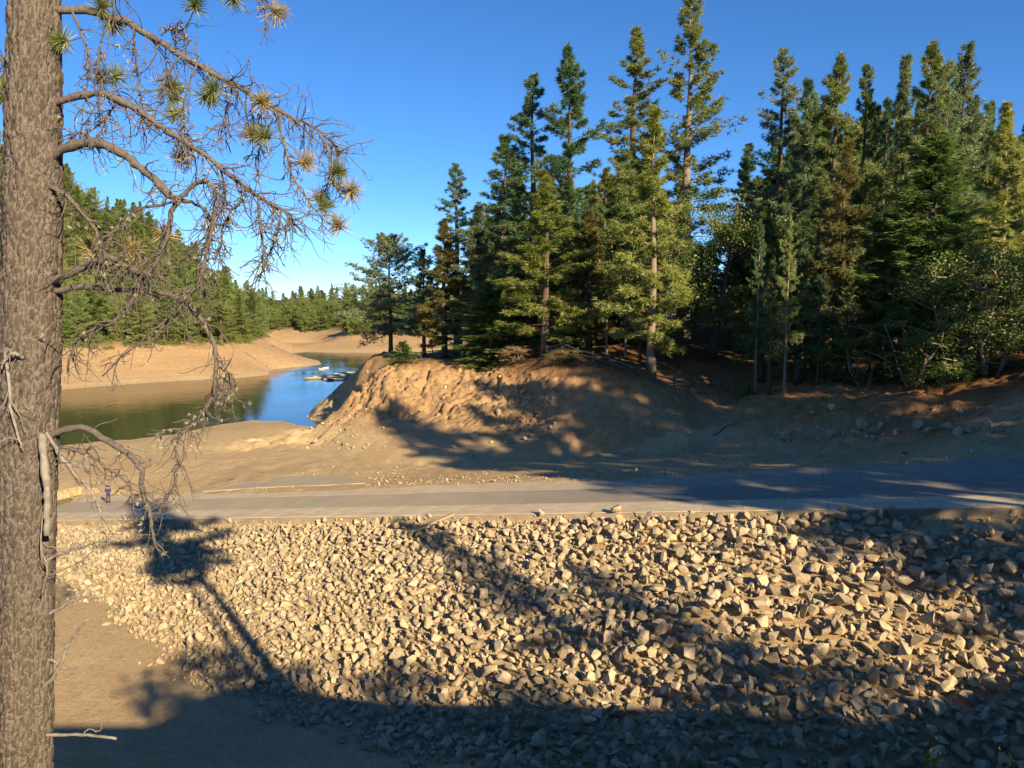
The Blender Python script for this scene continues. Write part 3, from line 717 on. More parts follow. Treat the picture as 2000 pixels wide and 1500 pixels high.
def gen_broadleaf(seed, H=10, R=4, cb=.25, stems=1, limbs=9, clumps=70, lpc=60, leaf=.16, squash=.8, bark=True):
    rng = np.random.default_rng(seed); tb = MB(); cl = []
    for s in range(stems):
        a0 = rng.uniform(0, 6.28); lean = rng.uniform(.05, .25) if stems == 1 else rng.uniform(.2, .5)
        b = np.array([math.cos(a0), math.sin(a0), 0]) * (0 if stems == 1 else rng.uniform(.1, .5))
        tip = b + np.array([math.cos(a0) * lean * H * .6, math.sin(a0) * lean * H * .6, H * .85])
        path = smooth_path([b, b + (tip - b) * .35 + rng.normal(0, .15, 3), b + (tip - b) * .7 + rng.normal(0, .3, 3), tip], 10)
        tb.tube(path, np.linspace(H * (.022 if stems == 1 else .011), .03, 10), 7)
        for k in range(limbs):
            t = rng.uniform(cb, .95); p = path[int(t * 9)]; az = rng.uniform(0, 6.28); ln = R * rng.uniform(.5, 1.0) * math.sqrt(max(.15, 1 - ((t - .45) / .6) ** 2))
            e = p + np.array([math.cos(az) * ln, math.sin(az) * ln, ln * rng.uniform(.05, .7)])
            q = smooth_path([p, (p + e) / 2 + rng.normal(0, .12 * ln, 3), e], 6); tb.tube(q, np.linspace(.05 + .012 * H * .3, .012, 6), 4)
            for w in np.linspace(.45, 1, max(2, clumps // (limbs * stems))): cl.append(q[min(5, int(w * 5))] + rng.normal(0, .18 * ln, 3) * [1, 1, .7])
        cl.append(tip)
    C = np.array(cl); n = len(C)
    rr = rng.uniform(.35, .75, n) * R * .30
    P = (C[:, None, :] + unit(rng.normal(size=(n, lpc, 3))) * (rr[:, None, None] * rng.uniform(.25, 1.05, (n, lpc, 1))) * [1, 1, squash]).reshape(-1, 3)
    k = len(P); d = unit(rng.normal(size=(k, 3)) + [0, 0, -.2]); a = unit(np.cross(d, rng.normal(size=(k, 3)))); l = leaf * rng.uniform(.6, 1.3, (k, 1))
    V = np.stack([P - d * l * .5, P + a * l * .32, P + d * l * .5, P - a * l * .32], 1).reshape(-1, 3)
    Q = np.arange(4 * k).reshape(-1, 4); F = np.concatenate([Q[:, [0, 1, 2]], Q[:, [0, 2, 3]]])
    return tb, V, F
PROTO = {}
def proto(key, g, H, R, bark='bark', needle='n_olive'):
    tb, V, F = g
    PROTO[key] = (tb.mesh(key + '_trunk', [M[bark]], True), mesh_np(key + '_crown', V, F, [M[needle]]), H, R, tb, V, F)
for q in range(3):
    proto(f'pine{q}', gen_conifer(10 + q, 32, 4.2, .22, 'pine', 125, 46, .46, .075, 12, spread=1.7), 32, 4.2)
for q in range(2):
    proto(f'sparse{q}', gen_conifer(20 + q, 40, 4.6, .26, 'pine', 135, 34, .46, .075, 12, spread=1.7, dead=24), 40, 4.6)
for q in range(3):
    proto(f'young{q}', gen_conifer(30 + q, 26, 3.8, .10, 'spire', 140, 44, .46, .075, 12, spread=1.7, dead=6), 26, 3.8)
for q in range(2):
    proto(f'fir{q}', gen_conifer(40 + q, 26, 4.0, .03, 'fir', 190, 46, .50, .085, 8, droop=1.0, spread=.7, side=.42, dead=0, inner=.15), 26, 4.0)
proto('round0', gen_conifer(50, 24, 7.0, .20, 'round', 130, 62, .46, .08, 11, spread=1.5, droop=.6, side=.45, dead=3), 24, 7.0)
proto('lanky', gen_conifer(56, 20, 2.6, .50, 'pine', 60, 40, .46, .08, 11, spread=1.6, dead=6), 20, 2.6)
proto('bushfir', gen_conifer(55, 7, 2.4, .02, 'spire', 120, 26, .30, .07, 6, droop=.3, spread=.6, side=.45, dead=0, inner=.2), 7, 2.4)
for q in range(2): proto(f'oak{q}', gen_broadleaf(60 + q, 17, 7, .28, 1, 18, 150, 130, .20), 17, 7)
for q in range(2): proto(f'thicket{q}', gen_broadleaf(70 + q, 8, 3.2, .18, 6, 6, 120, 95, .15), 8, 3.2, 'bark_pale')
proto('dense_oak', gen_broadleaf(80, 9, 5.5, .15, 1, 20, 150, 60, .42), 9, 5.5)

def place(key, loc, H, R, rz, name, label, cat, nm, bark=None, group=None, lean=0.0):
    tm, cm, H0, R0 = PROTO[key][:4]
    root = empty(name, loc, rz); root.scale = (R / R0, R / R0, H / H0); root.rotation_euler = (lean, 0, rz)
    t = obj('trunk', tm, root); cr = obj('crown', cm, root)
    cr.material_slots[0].link = 'OBJECT'; cr.material_slots[0].material = M[nm]
    if bark: t.material_slots[0].link = 'OBJECT'; t.material_slots[0].material = M[bark]
    return tag(root, label, cat, group)
def tree(x, ytop, D, hw, key, nm, label, name='pine_tree', cat='tree', bark=None, group=None, rz=None, top_over=0):
    X = X_of(x, D); z = h1(X, D); zt = at(x, ytop, D)[2]
    return place(key, (X, D, z - .15), zt - z + .15, hw * D / FPX * 1.75, random.uniform(0, 6.28) if rz is None else rz, name, label, cat, nm, bark, group)
T = tree
# point of the headland
T(763, 468, 146, 62, 'round0', 'n_grey', 'big round-topped grey-green pine alone at the tip of the headland')
T(787, 668, 112, 27, 'bushfir', 'n_fir', 'small bright green fir below the round-topped pine on the mound', 'young_fir')
T(828, 488, 126, 26, 'pine1', 'n_dark', 'thin dark pine just right of the round-topped pine')
T(868, 432, 120, 46, 'young0', 'n_brown', 'rusty olive pine at the left edge of the headland woods')
T(893, 322, 126, 42, 'sparse0', 'n_dark', 'tall dark pine rising over the rusty one at the left edge')
T(935, 404, 116, 40, 'fir0', 'n_grey', 'grey-green fir with a rounded spire left of centre', 'fir_tree')
T(958, 555, 112, 58, 'fir1', 'n_fir', 'low broad green fir hanging over the mound edge', 'fir_tree')
T(985, 268, 119, 60, 'pine2', 'n_dark', 'broad dark pine behind the grey-green fir')
T(1040, 148, 119, 54, 'sparse1', 'n_dark', 'dark pine second highest of the left group')
T(1065, 338, 102, 62, 'young1', 'n_yellow', 'sunlit yellow-green pine standing in front at the mound head')
T(1110, 98, 113, 58, 'pine0', 'n_dark', 'slender pointed pine highest of the left group')
T(1150, 415, 106, 46, 'young2', 'n_brown', 'brownish pine between the sunlit front pines')
T(1180, 330, 112, 44, 'pine1', 'n_olive', 'olive pine just left of the tall sparse pair')
T(1232, 58, 116, 62, 'sparse0', 'n_olive', 'tall sparse pine on the left of the tallest pair')
T(1272, 215, 92, 62, 'young0', 'n_yellow', 'sunlit yellow-green pine with a pale trunk before the tallest pair', bark='bark_pale')
T(1335, -8, 112, 66, 'sparse1', 'n_olive', 'tallest pine in the picture with an open sparse crown', bark='bark_pale')
T(1325, 352, 106, 95, 'oak0', 'l_oak', 'dark spreading oak with a thick black trunk in the gap', 'oak_tree')
T(1388, 338, 103, 95, 'oak1', 'l_oak', 'dark oak with a forked trunk right of the thick-trunked one', 'oak_tree')
T(1452, 285, 112, 42, 'pine2', 'n_dark', 'dark narrow pine at the left end of the right-hand group')
T(1512, 98, 104, 52, 'sparse0', 'n_grey', 'grey-topped pointed pine leading the right-hand group')
T(1560, 158, 98, 44, 'pine1', 'n_dark', 'dark pine right of the grey-topped pointed one')
T(1615, 112, 97, 54, 'pine0', 'n_olive', 'full olive pine with a pointed top in the right-hand group')
T(1640, 282, 84, 54, 'young2', 'n_brown', 'yellow-brown pine in front of the full olive pine')
T(1670, 128, 101, 38, 'sparse1', 'n_olive', 'thin olive pine just right of the full pointed one')
T(1712, 196, 108, 36, 'pine2', 'n_dark', 'dark short pine in the notch of the right-hand group')
T(1745, 118, 97, 46, 'young1', 'n_grey', 'grey-green pine left of the two tallest right-hand tops')
T(1790, 92, 92, 58, 'pine0', 'n_olive', 'bright olive pine with the highest top on the right')
T(1826, 122, 104, 34, 'sparse0', 'n_dark', 'narrow dark pine between the two highest right tops')
T(1858, 90, 106, 48, 'fir1', 'n_grey', 'grey fir with tiered branches, highest spire near the right', 'fir_tree')
T(1808, 268, 80, 96, 'fir0', 'n_fir', 'great broad green fir sweeping to the ground on the right', 'fir_tree')
T(1905, 208, 108, 42, 'pine1', 'n_dark', 'dark pine behind the sunlit one at far right')
T(1943, 208, 84, 60, 'young1', 'n_yellow', 'sunlit pine with a bare pale trunk at the far right', bark='bark_pale')
T(1998, 245, 90, 56, 'pine2', 'n_dark', 'dark pine cut by the right picture edge')
T(1560, 420, 86, 48, 'young0', 'n_dark', 'dark young pine in the middle of the right-hand thicket')
T(1490, 400, 92, 44, 'young2', 'n_olive', 'dull olive young pine by the trail mouth')
T(1720, 420, 84, 48, 'young0', 'n_olive', 'olive young pine left of the great broad fir')
T(1590, 330, 90, 42, 'sparse1', 'n_olive', 'slim olive pine with see-through crown behind the yellow-brown pine')
T(1860, 480, 75, 70, 'thicket0', 'l_oak', 'leafy many-stemmed tree with pale stems at the right bank', 'broadleaf_tree')
T(1930, 455, 73, 78, 'thicket1', 'l_oak', 'leafy many-stemmed tree nearest the right picture edge', 'broadleaf_tree')
T(1790, 610, 75, 52, 'thicket1', 'l_oak', 'low leafy shrub under the great broad fir', 'shrub', 'shrub')
T(1690, 640, 80, 40, 'thicket0', 'l_bright', 'small light green shrub among the right-hand trunks', 'shrub', 'shrub')
T(1608, 660, 84, 36, 'thicket1', 'l_oak', 'knee-high green shrub left of the right-hand trunks', 'shrub', 'shrub')
T(1950, 655, 77, 22, 'thicket0', 'l_bright', 'feathery bright bush beside the upper road at far right', 'shrub', 'shrub')
T(1095, 690, 96, 22, 'thicket1', 'l_bright', 'small green bush at the top of the fence line', 'shrub', 'shrub')
T(1008, 672, 104, 24, 'thicket0', 'l_dry', 'dry tan bush at the head of the mound', 'shrub', 'shrub')
T(1465, 750, 88, 14, 'bushfir', 'n_fir', 'tiny green conifer seedling on the shaded bank', 'young_fir')
# woods behind
rg = random.Random(5); cnt = 0
for i in range(1500):
    if cnt >= 170: break
    D = rg.uniform(108, 185); x = rg.uniform(835, 2120)
    if 1265 < x < 1450 and D < 172: continue
    if x < 1075 and D < 138 or x < 940 and D > 152: continue
    X = X_of(x, D); z = h1(X, D)
    if z < 6.5: continue
    ytop = np.interp(x, [835, 900, 985, 1060, 1250, 1340, 1400, 1460, 1560, 1700, 1900, 2000], [540, 470, 380, 330, 300, 330, 370, 330, 190, 200, 200, 240]) + rg.uniform(-10, 150)
    key = rg.choice(['pine0', 'pine1', 'pine2', 'young0', 'young1', 'fir0', 'fir1'])
    zt = at(x, ytop, D)[2]
    if zt - z < 9: continue
    place(key, (X, D, z - .15), zt - z, rg.uniform(4.2, 6.4), rg.uniform(0, 6.28), 'forest_conifer', 'dark conifer standing deep in the shaded woods behind the front trees', 'tree', rg.choice(['n_dark', 'n_fir', 'n_olive', 'n_hill']), group='conifers deep in the headland woods')
    cnt += 1
# slender understorey trunks
for i, (x, D, yt) in enumerate([(1478, 88, 430), (1505, 84, 500), (1535, 82, 420), (1600, 83, 480), (1640, 90, 450), (1655, 82, 520), (1700, 88, 480), (1250, 97, 420), (1222, 99, 470), (1300, 101, 500), (1185, 101, 480), (1575, 92, 520)]):
    X = X_of(x, D); z = h1(X, D); zt = at(x, yt, D)[2]
    place(['sparse0', 'sparse1'][i % 2], (X, D, z - .1), zt - z, 1.7, i * 1.3, 'slender_pine', 'slender bare-trunked young pine among the shaded front trunks', 'tree', ['n_dark', 'n_olive', 'n_hill'][i % 3], ['bark_pale', 'bark'][i % 2], 'slender pines under the tall trees')
# trees on the near bank to the right, outside the picture, that shade the slope and the ramp
casters = [  # x, y, H, R, key
    (13.7, .2, 19, 3.4, 'lanky'), (12.2, .8, 15, 2.0, 'lanky'), (30, 0, 15, 2.6, 'sparse0'), (34.5, .5, 10, 2.2, 'sparse1'), (66, 9.5, 38, 5, 'fir1'),
    (50, 6, 36, 5.4, 'pine0'), (46, 9, 34, 4.6, 'fir1'), (47, 17, 25, 3.6, 'lanky'), (56, 14, 36, 5.4, 'pine1'), (52, 23, 26, 3.6, 'sparse1'), (62, 20, 35, 5.4, 'pine2'), (68, 13, 36, 5.4, 'fir0'), (71, 7, 38, 6, 'fir1'), (73, 14.5, 38, 6, 'pine2'), (66, 24, 34, 5.2, 'fir1'), (74, 20, 37, 5.4, 'pine0'), (58, 4, 34, 4.6, 'pine2'), (64, 6, 36, 5.0, 'fir0'), (80, 26, 38, 5.6, 'pine1'), (86, 20, 38, 5.4, 'fir1'), (59, 27, 26, 3.4, 'sparse0'),
    (80, 56, 26, 4.6, 'pine2'), (88, 52, 28, 4.6, 'fir0'), (96, 46, 30, 5.0, 'pine0'), (74, 54, 20, 3.6, 'sparse1'),
    (9, -.6, 2.0, 1.9, 'thicket1'), (11.5, -.3, 2.8, 1.8, 'thicket0'), (14, -.3, 2.2, 1.8, 'thicket1'), (19.5, 0, 2.4, 1.9, 'thicket0'), (24.5, 0, 1.6, 1.9, 'thicket0'), (31, 0, 2.0, 2.0, 'thicket0'), (34.5, 0, 3.4, 2.4, 'thicket1'), (38, .5, 3.6, 2.4, 'thicket0')]
for x, y, H, R, key in casters:
    place(key, (x, y, h1(x, y) - .2), H * (1.13 if x > 44 else 1), R * 1.25, x * 1.7, 'bank_pine', 'pine on the near bank beyond the right edge whose shadow crosses the ramp', 'tree', 'n_olive', group='pines on the near bank') if 'thicket' not in key and 'bush' not in key else place(key, (x, y, h1(x, y) - .2), H, R * 1.2, x * 1.7, 'bank_shrub', 'shrub on the near bank beside the viewpoint whose shadow edges the gully', 'shrub', 'l_oak', group='shrubs on the near bank')

# ------------------------------------------------------------------ hillside forest across the water
def joined(key, nm, bark='bark'):
    tb, V, F = PROTO[key][4:7]
    mb = MB(); tv = np.concatenate(tb.V); tf = np.concatenate(tb.F); mb.add(tv, tf, 0); mb.add(V, F, 1)
    return mb.mesh(key + '_far', [M[bark], M[nm]]), PROTO[key][2], PROTO[key][3]
FAR = {k: joined(k, 'n_hill') for k in ('young0', 'fir0', 'pine0', 'round0')}
FARO = {k: joined(k, 'l_oak') for k in ('oak0', 'oak1', 'dense_oak')}
def far_tree(src, key, X, Y, H, R, name, label, group, rz):
    me, H0, R0 = src[key]; o = obj(name, me, loc=(X, Y, h1(X, Y) - .3)); o.scale = (R / R0, R / R0, H / H0); o.rotation_euler = (0, 0, rz)
    return tag(o, label, 'tree', group)
rg = random.Random(21); sites = []; tries = 0
rc = np.random.default_rng(21); cD = rc.uniform(222, 372, 9000); cX = X_of(rc.uniform(-60, 535, 9000), cD); cZ = height(cX, cD)
for X, D, z in zip(cX, cD, cZ):
    if len(sites) >= 280: break
    if z < 8.2: continue
    if any((X - a) ** 2 + (D - b) ** 2 < 5.2 ** 2 for a, b in sites): continue
    sites.append((X, D))
    far_tree(FAR, rg.choice(['young0', 'fir0', 'pine0', 'round0', 'round0']), X, D, rg.uniform(10, 23) * (.75 if z < 12 else 1), rg.uniform(4.2, 6.8), 'hillside_conifer', 'green conifer in the dense forest on the hillside across the water at left', 'conifers on the left hillside', rg.uniform(0, 6.28))
us = []
cD = rc.uniform(218, 380, 1500); cX = X_of(rc.uniform(-60, 540, 1500), cD); cZ = height(cX, cD)   # low shrubs filling the hillside
us = [(a, b, c_) for a, b, c_ in zip(cX, cD, cZ) if c_ > 7.6]
def leaf_mass(name, pts, r0, r1, lpc, leaf, m, label, seed):
    rn = np.random.default_rng(seed); C = np.array(pts); n = len(C); rr = rn.uniform(r0, r1, n)
    u = unit(rn.normal(size=(n, lpc, 3))); u[..., 2] = np.abs(u[..., 2])
    P = (C[:, None, :] + u * (rr[:, None, None] * rn.uniform(.6, 1.05, (n, lpc, 1))) * [1, 1, .9]).reshape(-1, 3); k = len(P)
    d = unit(rn.normal(size=(k, 3))); a = unit(np.cross(d, rn.normal(size=(k, 3)))); l = leaf * rn.uniform(.6, 1.3, (k, 1))
    V = np.stack([P - d * l * .5, P + a * l * .35, P + d * l * .5], 1).reshape(-1, 3)
    return tag(obj(name, mesh_np(name, V, np.arange(len(V)).reshape(-1, 3), [m])), label, 'undergrowth', kind='stuff')
leaf_mass('undergrowth', us, 1.2, 3.0, 130, .75, M['l_oak'], 'scrub filling the left hillside under the conifers', 3)
# far shore: oaks on the slope, conifers on the skyline
rg = random.Random(33); sites = []; tries = 0
cD = rc.uniform(468, 590, 5000); cX = X_of(rc.uniform(470, 880, 5000), cD); cZ = height(cX, cD)
for X, D, z in zip(cX, cD, cZ):
    if len(sites) >= 150: break
    if z < 5.0 or any((X - a) ** 2 + (D - b) ** 2 < 5.5 ** 2 for a, b in sites): continue
    sites.append((X, D)); far_tree(FARO, rg.choice(['oak0', 'oak1', 'dense_oak', 'dense_oak']), X, D, rg.uniform(8, 12), rg.uniform(4.5, 6.5), 'far_oak', 'round-crowned oak in the green belt along the far shore', 'oaks along the far shore', rg.uniform(0, 6.28))
for i in range(26):
    D = rg.uniform(392, 440); x = rg.uniform(640, 860); X = X_of(x, D); z = h1(X, D)
    if z < 5: continue
    far_tree(FARO, rg.choice(['oak1', 'dense_oak']), X, D, rg.uniform(7, 11), rg.uniform(4.5, 6.5), 'point_oak', 'oak on the low sandy point across the water', 'oaks on the sandy point', rg.uniform(0, 6.28))
for i in range(95):
    D = rg.uniform(596, 680); x = rg.uniform(430, 900); X = X_of(x, D); z = h1(X, D)
    ytop = np.interp(x, [480, 540, 575, 600, 640, 720, 800], [560, 562, 566, 556, 552, 546, 550]) + rg.uniform(-3, 22)
    H = at(x, ytop, D)[2] - z
    if H > 6: far_tree(FAR, rg.choice(['young0', 'fir0', 'pine0', 'fir0']), X, D, H, rg.uniform(3.8, 5.2), 'skyline_conifer', 'dark conifer in the row along the far skyline', 'conifers on the far skyline', rg.uniform(0, 6.28))

# ------------------------------------------------------------------ the pine beside the viewpoint
PD = 10.0
def hp(x, y, d=0.0): return np.array(at(x, y, PD + d))
def worley3(P, seed=0):
    i0 = np.floor(P).astype(np.int64); f1 = np.full(len(P), 9.0); f2 = f1.copy(); idv = np.zeros(len(P))
    for dx in (-1, 0, 1):
        for dy in (-1, 0, 1):
            for dz in (-1, 0, 1):
                c_ = i0 + [dx, dy, dz]; k = c_[:, 0] * 131 + c_[:, 2] * 7919
                q = c_ + np.stack([_hash(k, c_[:, 1], seed), _hash(k, c_[:, 1], seed + 1), _hash(k, c_[:, 1], seed + 2)], 1)
                d = np.linalg.norm(P - q, axis=1); n1 = d < f1
                f2 = np.where(n1, f1, np.minimum(f2, d)); idv = np.where(n1, _hash(k, c_[:, 1], seed + 5), idv); f1 = np.where(n1, d, f1)
    return f1, f2, idv
def bark_material():
    m, nt, bs = mat('plated_pine_bark')
    pl = N(nt, 'ShaderNodeAttribute', attribute_name='plate'); cr = N(nt, 'ShaderNodeAttribute', attribute_name='crack')
    n = noise(nt, 26, 8, .7)
    ad = N(nt, 'ShaderNodeMath', operation='MULTIPLY_ADD'); ad.inputs[1].default_value = .5; nt.links.new(pl.outputs['Fac'], ad.inputs[0]); nt.links.new(n, ad.inputs[2])
    base = ramp(nt, [(.35, (.044, .037, .032)), (.6, (.066, .055, .047)), (.85, (.096, .074, .06)), (1.0, (.11, .096, .083))], ad.outputs[0])
    # flaking plate rims show pale inner bark
    rim = ramp(nt, [(0, (.05, .04, .033)), (.10, (.08, .062, .05)), (.26, (.17, .147, .122)), (.45, (.085, .069, .058))], cr.outputs['Fac'])
    mx = ramp(nt, [(.30, (1, 1, 1)), (.52, (0, 0, 0))], cr.outputs['Fac'])
    c_ = mixc(nt, base, rim, mx)
    nt.links.new(c_, bs.inputs['Base Color']); bs.inputs['Roughness'].default_value = .95; bs.inputs['Specular IOR Level'].default_value = .1
    bump(nt, bs, noise(nt, 60, 8, .75), .8, .01)
    return m
M['hero_bark'] = bark_material()
hero_x, hero_y, hero_z0 = at(55, 1500, PD)[0], PD, h1(at(55, 1500, PD)[0], PD)
hero = tag(empty('pine_tree', (hero_x, hero_y, hero_z0)), 'big near pine with scaly bark and drooping half-bare branches at left', 'tree')
HOFF = -Vector(hero.location)
def hpart(name, me, parent=hero):
    o = obj(name, me, parent)
    if parent is hero: o.matrix_parent_inverse = Matrix.Translation(HOFF)
    return o
# trunk
ty_ = np.array([1900, 1700, 1500, 1250, 1000, 700, 400, 100, -200, -600, -1100]); tx_ = np.array([38, 43, 50, 53, 56, 60, 64, 67, 68, 70, 72]); thw = np.array([62, 51, 47.5, 48, 50, 54, 51, 46, 42, 36, 25])
TP = np.array([hp(a, b) for a, b in zip(tx_, ty_)])
zz = np.arange(min(TP[:, 2].min(), hero_z0 - .4), TP[:, 2].max(), .018)
oz = np.argsort(TP[:, 2]); CX = np.interp(zz, TP[oz, 2], TP[oz, 0]); RZ = np.interp(zz, TP[oz, 2], thw[oz]) * PD / FPX * (1 + .35 * np.exp(-(zz - hero_z0) / .5) * (zz > hero_z0 - 1))
nth = 132; th = np.linspace(0, 2 * math.pi, nth, endpoint=False)
TTH, TZZ = np.meshgrid(th, zz); RRR = RZ[:, None] * (1 + .03 * np.sin(TTH * 3 + TZZ * .5) + .02 * np.sin(TTH * 5 - TZZ))
q3 = np.stack([np.cos(TTH) * .36, np.sin(TTH) * .36, TZZ * .27], -1).reshape(-1, 3)
wq = q3 + .014 * np.stack([vnoise(q3[:, 0] * 14, q3[:, 2] * 14, 1), vnoise(q3[:, 1] * 14, q3[:, 2] * 14, 2), vnoise(q3[:, 0] * 14 + 5, q3[:, 1] * 14, 3)], 1)
f1, f2, pid = worley3(wq * 19, 5); cr1 = np.clip((f2 - f1) / .32, 0, 1)
g1, g2, pid2 = worley3(wq * 30, 9); cr2 = np.clip((g2 - g1) / .35, 0, 1)
ath = np.mod(TTH.ravel() - math.pi / 2, 2 * math.pi)
fis = sstep(0, .17, np.abs(fbm(ath * 3.4 + .5 * vnoise(ath * 4, TZZ.ravel() * 2.5, 61), TZZ.ravel() * .85, 3, 62))); cr1 = np.minimum(cr1, .12 + .88 * fis)
disp = -.022 * (1 - fis) + .034 * (np.minimum(cr1, .8) - .8) + .022 * (pid - .5) + .007 * cr2 * (pid2 - .2) 
RF = RRR.ravel() + disp
TVv = np.stack([np.repeat(CX, nth) + RF * np.cos(TTH.ravel()), PD + RF * np.sin(TTH.ravel()), TZZ.ravel()], 1)
i = np.arange(len(zz) - 1)[:, None] * nth; j = np.arange(nth)[None, :]; j2 = (j + 1) % nth
tme = mesh_np('trunk', TVv, np.stack([i + j, i + j2, i + nth + j2, i + nth + j], -1).reshape(-1, 4), [M['hero_bark']], smooth=True)
for nm_, dat in (('plate', .6 * pid + .4 * pid2), ('crack', np.minimum(cr1, .25 + .75 * cr2))):
    a = tme.attributes.new(nm_, 'FLOAT', 'POINT'); a.data.foreach_set('value', dat.astype(np.float32))
hpart('trunk', tme)
# branches traced as space curves; k = depth change per metre sideways, r in metres
hr = np.random.default_rng(77)
def twig_path(p, d, L, grav, curl, n=11):
    P = [np.array(p, float)]; d = unit(np.array(d, float)); ax = unit(hr.normal(size=3)); st = L / n
    for k in range(n):
        u = k / n
        d = unit(d + np.array([0, 0, -1]) * grav * (1 if u < .6 else -.9) / n * 3 + np.cross(ax, d) * curl / n * 3 + hr.normal(0, .10, 3))
        P.append(P[-1] + d * st)
    return np.array(P)
def twigs_on(mb, path, n, Lm, r, lo=.15, grav=.55, curl=.7, kids=2):
    tips = []
    for q in range(n):
        k = int(hr.uniform(lo, .98) * (len(path) - 2)); t = unit(path[k + 1] - path[k]); d = unit(t * .6 + unit(hr.normal(size=3)) * .9)
        L = Lm * hr.uniform(.4, 1.25); tp = twig_path(path[k], d, L, grav * hr.uniform(.2, 1.4), curl * hr.normal(0, 1))
        rr = r * hr.uniform(.6, 1.2); mb.tube(tp, np.linspace(rr, rr * .45, len(tp)), 5); tips.append(tp)
        for _ in range(hr.integers(0, kids + 1)):
            k2 = hr.integers(2, len(tp) - 2); d2 = unit(unit(tp[k2 + 1] - tp[k2]) + unit(hr.normal(size=3)) * .9)
            t2 = twig_path(tp[k2], d2, L * hr.uniform(.25, .6), grav, curl * hr.normal(0, 1.3), 7); mb.tube(t2, np.linspace(rr * .6, rr * .3, len(t2)), 4); tips.append(t2)
    return tips
def lichen(mb, paths, n):
    for _ in range(n):
        tp = paths[hr.integers(len(paths))]; p = tp[hr.integers(len(tp))]
        c0 = unit(hr.normal(size=(34, 3))) * hr.uniform(.006, .026, (34, 1)) * [1, 1, 1.2]; a = unit(hr.normal(size=(34, 3))) * .010; b = unit(hr.normal(size=(34, 3))) * .010
        V = np.stack([p + c0, p + c0 + a, p + c0 + b], 1).reshape(-1, 3); mb.add(V, np.arange(len(V)).reshape(-1, 3))
SEC = [[(548, 222), (548, 265), (560, 300), (575, 350), (600, 390), (640, 435), (660, 442)], [(455, 150), (450, 190), (438, 235), (450, 300)], [(490, 190), (495, 240), (507, 285), (500, 320), (512, 380)], [(615, 250), (640, 290), (645, 335), (660, 370), (685, 375)], [(385, 122), (360, 200), (362, 270), (375, 290)], [(260, 48), (265, 110), (275, 200), (283, 292)], [(140, 20), (165, 80), (175, 130), (165, 200), (155, 270)], [(472, 360), (470, 390), (440, 430), (430, 480), (415, 520)], [(505, 385), (508, 430), (515, 490), (500, 540)], [(550, 410), (540, 460), (520, 510), (505, 552)], [(315, 70), (335, 55), (358, 65), (360, 90), (350, 112)], [(352, 110), (330, 140), (310, 200), (290, 262)], [(215, 38), (190, 110), (200, 170), (172, 240), (160, 282)], [(230, 195), (200, 240), (150, 262), (135, 250)], [(430, 330), (440, 380), (420, 440), (390, 470)]]
